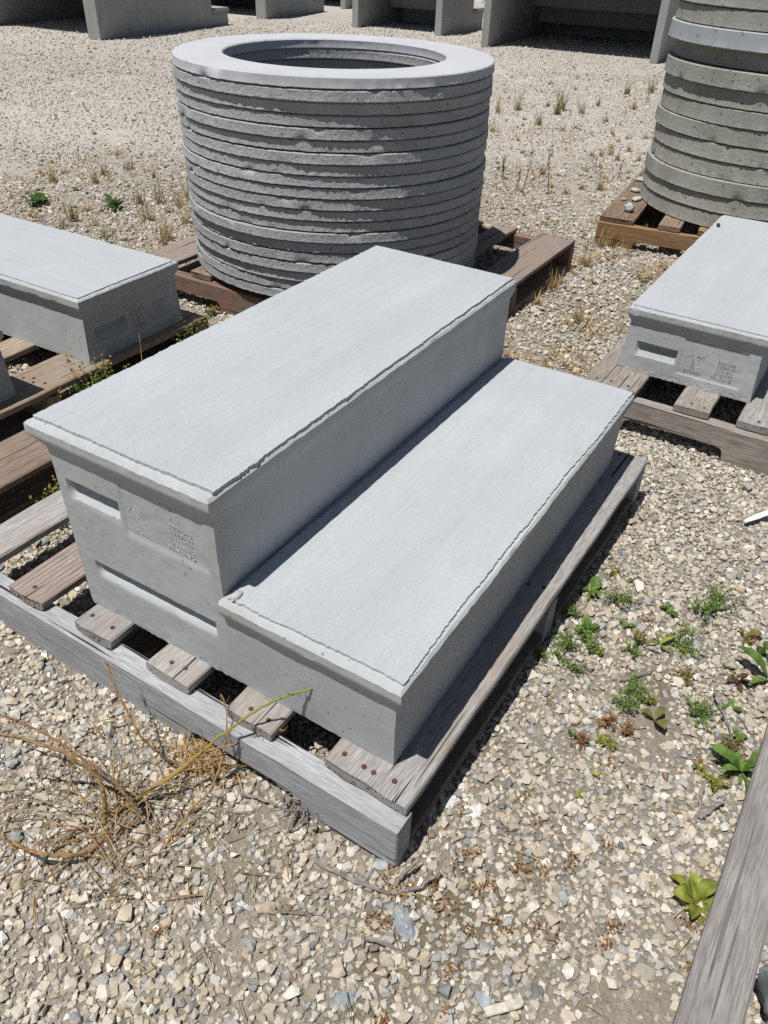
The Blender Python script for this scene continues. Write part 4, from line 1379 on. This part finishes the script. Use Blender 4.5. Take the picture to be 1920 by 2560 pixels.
for i, (x, y, h, k) in enumerate(STALK):
    r = random.Random(700 + i)
    t = thing('weed_stalk', ['leafy green upright weed stalk beside the central ring stack', 'short dry brown weed stalk in front of the leafy green one', 'slim dry weed stalk leaning right, near the leafy green one', 'tall thin reddish weed stalk between the ring stacks', 'single straw stalk left of the orange-brown pallet'][i], 'weed', (x, y, 0), 0, 'upright weed stalks between the stacks')
    b, f = PB(), PB()
    lean = Vector((r.uniform(-0.12, 0.2), r.uniform(-0.1, 0.1), 1)) * h
    c = {'leafy': (0.12, 0.17, 0.05), 'dry': (0.24, 0.16, 0.08), 'red': (0.26, 0.11, 0.06)}[k]
    b.tube([Vector((0, 0, 0)), lean * 0.5 + Vector((0.004, 0, 0)), lean], 0.0028, 0.0012, c, 4)
    for q in range(50 if k == 'leafy' else 26):
        u = r.uniform(0.35, 1.05)
        d = Vector((r.gauss(0, 1), r.gauss(0, 1), r.uniform(0.1, 1.4))).normalized()
        f.leaflet(lean * u, d, r.uniform(0.012, 0.026), r.uniform(0.002, 0.004), vary((0.14, 0.20, 0.05) if k == 'leafy' and u > 0.5 else (0.27, 0.2, 0.09), r))
    b.build('stem', t)
    f.build('foliage', t)

# --- curved dry stems in the left foreground
def smooth_path(pts, n=6):
    pts = [Vector(p) for p in pts]
    out = []
    for i in range(len(pts) - 1):
        p0, p1, p2, p3 = pts[max(i - 1, 0)], pts[i], pts[i + 1], pts[min(i + 2, len(pts) - 1)]
        for k in range(n):
            u = k / n
            out.append(0.5 * ((2 * p1) + (-p0 + p2) * u + (2 * p0 - 5 * p1 + 4 * p2 - p3) * u * u + (-p0 + 3 * p1 - 3 * p2 + p3) * u ** 3))
    out.append(pts[-1])
    return out
SC = {'t': (0.41, 0.26, 0.125), 'b': (0.30, 0.185, 0.105), 'y': (0.32, 0.31, 0.075), 'w': (0.50, 0.40, 0.25)}
SL = ['thick tan dry stem arching to the left edge from the foreground weed', 'brown stem arching just above the thick tan one', 'thick tan stem sagging low toward the left edge', 'long yellow-green stem reaching across to the front step', 'tan stem reaching over the front pallet edge', 'thin brown stem with seed pods leaning up and left', 'thin tan stem curving up before the front pallet', 'short tan stem lying left of the weed base', 'short tan stem lying right of the weed base', 'pale straw crossing the weed base upright', 'pale straw lying to the right of the weed base']
dock = thing('dry_weed', 'sprawling dry weed with long curved orange-brown stems in left foreground', 'weed', (-0.055, -0.236, 0))
for i, (k, r0, pts) in enumerate(STEMS):
    r = random.Random(800 + i)
    b = PB()
    pp = [p - Vector((-0.055, -0.236, 0)) for p in smooth_path(pts)]
    c = SC[k]
    if k == 'y':
        fn = lambda f: tuple(a + (b_ - a) * f for a, b_ in zip((0.40, 0.25, 0.08), (0.30, 0.32, 0.075))) if f < 0.6 else ((0.30, 0.32, 0.075) if f < 0.84 else (0.42, 0.24, 0.075))
    else:
        fn = lambda f, c=c, r=r: vary(c, r, 0.22)
    pp = [p + Vector((r.gauss(0, .0007), r.gauss(0, .0007), r.gauss(0, .0007))) for p in pp]
    b.tube(pp, r0 * 0.98, r0 * 0.4, c, 7, fn)
    for q in range(int(len(pp) * 0.55)):
        j = r.randrange(len(pp) // 3, len(pp))
        d = Vector((r.gauss(0, 1), r.gauss(0, 1), r.gauss(0.3, 1))).normalized()
        if r.random() < 0.5:
            b.leaflet(pp[j], d, r.uniform(0.004, 0.009), 0.0012, vary((0.32, 0.17, 0.07), r))
        else:
            b.tube([pp[j], pp[j] + d * 0.006, pp[j] + d * 0.012 + Vector((0, 0, 0.003))], 0.0007, 0.0004, vary((0.3, 0.17, 0.075), r), 3)
    if k in 'yb':
        for q in range(34):
            p = pp[-1] + Vector((r.gauss(0, .008), r.gauss(0, .006), r.gauss(-0.004, .006))) if k == 'y' else pp[r.randrange(len(pp) // 2, len(pp))] + Vector((r.gauss(0, .003), r.gauss(0, .003), r.gauss(0, .003)))
            b.leaflet(p, Vector((r.gauss(0, 1), r.gauss(0, 1), r.gauss(0, 1))).normalized(), 0.007, 0.0018, vary((0.40, 0.2, 0.075), r))
    o = b.build('stem', dock)
    o['label'] = SL[i]
b = PB()
r = random.Random(900)
for i in range(240):
    a = r.uniform(0, 6.283)
    p = Vector((-0.012 + r.gauss(0, 0.028), -0.075 + r.gauss(0, 0.016), 0.002))
    d = Vector((r.gauss(0.1, 0.7), r.gauss(0.2, 0.6), r.uniform(0.15, 1.0))).normalized()
    ln = r.uniform(0.025, 0.085)
    b.blade(p, p + d * ln, r.uniform(0.0011, 0.0021), Vector((d.x, d.y, -1.2)) * ln * r.uniform(0.1, 0.55), vary((0.44, 0.30, 0.14), r, 0.35), 5)
tag(b.build('straw_clump'), 'dense clump of curly dry straw against the front pallet', 'grass tuft')

tang = PB()
r = random.Random(905)
for i in range(44):
    p = Vector((r.gauss(-0.06, 0.045), r.gauss(-0.235, 0.03), r.uniform(0.004, 0.012)))
    a = r.uniform(0, 6.283)
    ln = r.uniform(0.05, 0.20)
    d = Vector((math.cos(a), math.sin(a), r.uniform(0.0, 0.5)))
    side = Vector((-d.y, d.x, 0)) * r.uniform(-0.35, 0.35)
    q1, q2 = p + d * ln * 0.5 + side * ln, p + d * ln + side * ln * 0.4
    q2.z = max(0.006, q2.z - ln * 0.3)
    if q2.y > -0.065 or q1.y > -0.065:
        continue
    tang.tube(smooth_path([p, q1, q2], 5), r.uniform(0.0007, 0.0015), 0.0005, vary(r.choice([(0.45, 0.32, 0.17), (0.36, 0.22, 0.11), (0.5, 0.41, 0.27)]), r, 0.25), 4)
tang.build('dead_stalks', dock, (0.055, 0.236, 0))

# --- loose straw and crumbs of dead moss: nobody could count them
b = PB()
r = random.Random(901)
for i in range(420):
    if i < 210:
        x, y = r.gauss(-0.06, 0.13), r.gauss(-0.22, 0.07)
    else:
        x, y = r.uniform(-0.5, 0.75), r.uniform(-0.35, 1.2)
    if y > -0.07 and x < 0.36:
        continue
    a = r.uniform(0, 6.283)
    ln = r.uniform(0.012, 0.075) if i < 210 else r.uniform(0.01, 0.04)
    d = Vector((math.cos(a), math.sin(a), r.uniform(-0.05, 0.16)))
    p = Vector((x, y, r.uniform(0.005, 0.011)))
    b.tube([p, p + d * ln * 0.5 + Vector((0, 0, 0.002)), p + d * ln], r.uniform(0.0005, 0.0014), 0.0005, vary(r.choice([(0.48, 0.38, 0.23), (0.36, 0.22, 0.10), (0.26, 0.21, 0.16), (0.42, 0.29, 0.13)]), r, 0.3), 4)
for i in range(130):
    x, y = (r.uniform(-0.5, 0.8), r.uniform(-0.4, 1.3))
    if i < 50:
        x, y = r.gauss(0.45, 0.1), r.gauss(-0.02, 0.08)
    if y > -0.06 and x < 0.37:
        continue
    for q in range(r.randint(10, 34)):
        p = Vector((x + r.gauss(0, 0.006), y + r.gauss(0, 0.006), r.uniform(0.004, 0.012)))
        b.leaflet(p, Vector((r.gauss(0, 1), r.gauss(0, 1), r.gauss(0.3, 0.7))).normalized(), r.uniform(0.004, 0.008), 0.0011, vary((0.27, 0.135, 0.045), r, 0.35))
for i in range(12000):
    far = i % 3
    x, y = (r.uniform(-1.9, 0.35), r.uniform(2.5, 5.2)) if far == 0 else ((r.uniform(-0.42, 0.2), r.uniform(1.5, 2.9)) if far == 1 else (r.uniform(-3.2, -1.3), r.uniform(1.1, 2.7)))
    dn = noise.noise(Vector((x * 2.6, y * 2.6, 3.0))) + 0.5 * noise.noise(Vector((x * 8, y * 8, 5.0)))
    if dn < -0.08 + 0.22 * r.random():
        continue
    a = r.uniform(0, 6.283)
    hgt = r.uniform(0.004, 0.034) if r.random() < 0.8 else r.uniform(0.03, 0.06)
    p = Vector((x, y, 0.004))
    b.blade(p, p + Vector((math.cos(a) * 0.025, math.sin(a) * 0.025, hgt)), r.uniform(0.0018, 0.0036) * (1.6 if y > 2.4 else 1.0), Vector((math.cos(a), math.sin(a), -0.3)) * 0.014, vary(r.choice([(0.48, 0.34, 0.16), (0.40, 0.25, 0.11), (0.52, 0.40, 0.23), (0.26, 0.18, 0.10)]), r, 0.3), 2)
lit = b.build('plant_litter')
lit['kind'] = 'stuff'
lit['label'] = 'scattered dry straw and crumbs of dead moss on the gravel'
lit['category'] = 'plant litter'

# --- twigs
TL = ['forked grey twig lying below the front pallet corner', 'short grey twig lying on bare soil in the foreground', 'tangle of pale grey roots beside the front pallet stringer', 'V-shaped grey twig beside the foreground board', 'long pale stalk leaning near the big toothed rosette', 'thin twig lying among the weeds right of front pallet']
for i, (nm, segs) in enumerate(TWIGS):
    b = PB()
    r = random.Random(950 + i)
    for r0, pts in segs:
        pp = smooth_path(pts, 5)
        pp = [p + Vector((r.gauss(0, .0012), r.gauss(0, .0012), r.gauss(0, .0008))) for p in pp]
        b.tube(pp, r0, r0 * 0.55, (0.25, 0.215, 0.185), 6, lambda f: vary((0.30, 0.265, 0.235), r, 0.35))
    if i == 2:
        for q in range(40):
            p = Vector(segs[2][1][1]) + Vector((r.gauss(0, .016), r.gauss(0, .016), r.uniform(0, .012)))
            d = Vector((r.gauss(0, 1), r.gauss(0, 1), r.gauss(0, .3))).normalized()
            b.tube([p, p + d * 0.012, p + d * 0.026 + Vector((0, 0, .004))], 0.0014, 0.0006, vary((0.33, 0.29, 0.25), r), 4)
    if i == 0:
        for q in range(60):
            p = Vector(segs[0][1][-1]) + Vector((r.gauss(0.005, .012), r.gauss(0.01, .01), r.uniform(0, .008)))
            b.leaflet(p, Vector((r.gauss(0, 1), r.gauss(0, 1), r.gauss(0, 1))).normalized(), 0.007, 0.0014, vary((0.36, 0.19, 0.09), r))
    tag(b.build('twig', None, (0, 0, 0)), TL[i], 'twig')

# --- larger stones that stand out from the gravel
SZ = {'blue': 'blue-grey', 'white': 'whitish', 'dark': 'dark grey', 'pale': 'pale grey', 'tan': 'tan', 'grey': 'grey'}
order = sorted(range(len(STONES)), key=lambda i: dcam(STONES[i][0], STONES[i][1]))
for n, i in enumerate(order):
    x, y, l, w, ang, k = STONES[i]
    r = random.Random(1000 + i)
    V, F = hull_proto(24, 0.4, r)
    V = V * np.array([l / 2, w / 2 / 0.8, min(l, w) * 0.42])
    o = mesh_obj('loose_stone', V, [tuple(f) for f in F], M['stone_' + k], None, (x, y, min(l, w) * 0.10), (r.uniform(-0.12, 0.12), r.uniform(-0.12, 0.12), R(31.8 - ang)))
    tag(o, '%s stone larger than the gravel around it, %s nearest of such stones' % (SZ[k], ordn(n + 1)), 'stone', 'larger stones on the gravel')

# --- rubble on pallets and steps, plastic strip, wood chip, slate pieces
def lump(label, cat, loc, size, mat, seed, name='concrete_fragment', flat=0.6):
    r = random.Random(seed)
    bm = bmesh.new()
    bmesh.ops.create_icosphere(bm, subdivisions=3, radius=1.0)
    for v in bm.verts:
        n_ = 1 + 0.3 * noise.noise(v.co * 1.6 + Vector((seed, 0, 0))) + 0.18 * noise.noise(v.co * 5 + Vector((0, seed, 0)))
        v.co = Vector((v.co.x * size[0], v.co.y * size[1], v.co.z * size[2])) * n_
    zmin = min(v.co.z for v in bm.verts)
    for v in bm.verts:
        v.co.z -= zmin
    return tag(bm_obj(name, bm, M[mat], None, loc, (0, 0, r.uniform(0, 6)), smooth=60), label, cat)
lump('round crumbly concrete lump on a board of the orange-brown pallet', 'concrete fragment', (-0.308, 2.977, HP), (0.022, 0.022, 0.018), 'rubble', 1)
lump('flat concrete flake beside the right-hand stack, farthest of the flakes', 'concrete fragment', (-0.425, 3.54, HP), (0.022, 0.035, 0.008), 'rubble', 2)
lump('flat concrete flake on the orange-brown pallet, middle of the flakes', 'concrete fragment', (-0.385, 3.32, HP), (0.02, 0.024, 0.008), 'rubble', 3)
lump('wide concrete flake at the foot of the right-hand ring stack', 'concrete fragment', (-0.335, 3.18, HP), (0.034, 0.018, 0.007), 'rubble', 4)
lump('tiny concrete crumb on the orange-brown pallet', 'concrete fragment', (-0.383, 3.142, HP), (0.012, 0.008, 0.005), 'rubble', 5)
lump('rough mortar crumb at the near corner where riser meets lower tread', 'concrete fragment', (0.012, 0.022, HP + H1 + 0.002), (0.011, 0.007, 0.004), 'rubble', 6)
lump('small black pebble on top of the right-hand block', 'pebble', (0.169, 2.332, HP + 0.1829), (0.011, 0.006, 0.005), 'nail_dark', 7, 'pebble')

b = []
ys = np.linspace(0, 1, 9)
Vp, Fp = [], []
a0, a1 = Vector((0.596, 1.081, 0.012)), Vector((0.668, 1.180, 0.018))
dv = (a1 - a0)
sv = dv.cross(Vector((0, 0, 1))).normalized()
for f in ys:
    w = 0.0075 * (0.55 + 0.45 * min(1, f * 5))
    p = a0 + dv * f + Vector((0, 0, 0.006 * math.sin(f * 2)))
    for q, z in ((-1, 0.004), (-0.6, 0.0015), (0, 0.0005), (0.6, 0.0015), (1, 0.004), (0.6, -0.0005), (0, -0.0015), (-0.6, -0.0005)):
        Vp.append(p + sv * w * q + Vector((0, 0, z)))
for j in range(8):
    for i in range(8):
        Fp.append((j * 8 + i, j * 8 + (i + 1) % 8, j * 8 + 8 + (i + 1) % 8, j * 8 + 8 + i))
Fp += [tuple(range(8)), tuple(64 + i for i in reversed(range(8)))]
tag(mesh_obj('plastic_strip', Vp, Fp, M['plastic'], None, smooth=40, normals=True), 'white plastic strip on gravel at the right edge', 'plastic litter')
V, F = board_mesh(0.011, 0.052, 0.006, 77, 0.002, 0.006, 8)
tag(mesh_obj('wood_splinter', V, F, M['twig_pale'], None, (0.552, -0.143, 0.011), (0.05, 0.02, R(-46)), smooth=35), 'pale wood splinter lying on gravel near the bottom edge', 'wood splinter')
for i, (x, y, s, z) in enumerate(((0.850, 0.040, 0.036, 0.06), (0.855, -0.045, 0.038, 0.075), (0.856, 0.125, 0.036, 0.055))):
    lump(['blue-grey slate piece beside the foreground board at the right edge, middle of three', 'blue-grey slate piece in the lower right corner', 'blue-grey slate piece at right edge, farthest of three'][i], 'slate piece', (x, y, z - 0.06), (s, s * 0.95, 0.05), 'slate', 30 + i, 'slate_piece')

# --- a leafy shrub far behind the middle stair unit
t = thing('shrub', 'dark green shrub glimpsed beyond the middle stair unit', 'shrub', (-5.2, 12.6, 0))
b, f = PB(), PB()
r = random.Random(1200)
for i in range(26):
    a, e = r.uniform(0, 6.28), r.uniform(0.5, 1.4)
    d = Vector((math.cos(a) * math.cos(e), math.sin(a) * math.cos(e), math.sin(e))) * r.uniform(0.7, 1.3)
    b.tube([Vector((0, 0, 0)), d * 0.5 + Vector((0, 0, 0.08)), d], 0.02, 0.006, (0.1, 0.075, 0.05), 5)
    for q in range(130):
        p = d * r.uniform(0.25, 1.05) + Vector((r.gauss(0, .13), r.gauss(0, .13), r.gauss(0, .13)))
        p.z = max(p.z, 0.02)
        f.leaflet(p, Vector((r.gauss(0, 1), r.gauss(0, 1), r.gauss(0, 1))).normalized(), 0.08, 0.022, vary((0.06, 0.11, 0.03), r, 0.4))
b.build('branches', t)
f.build('foliage', t)
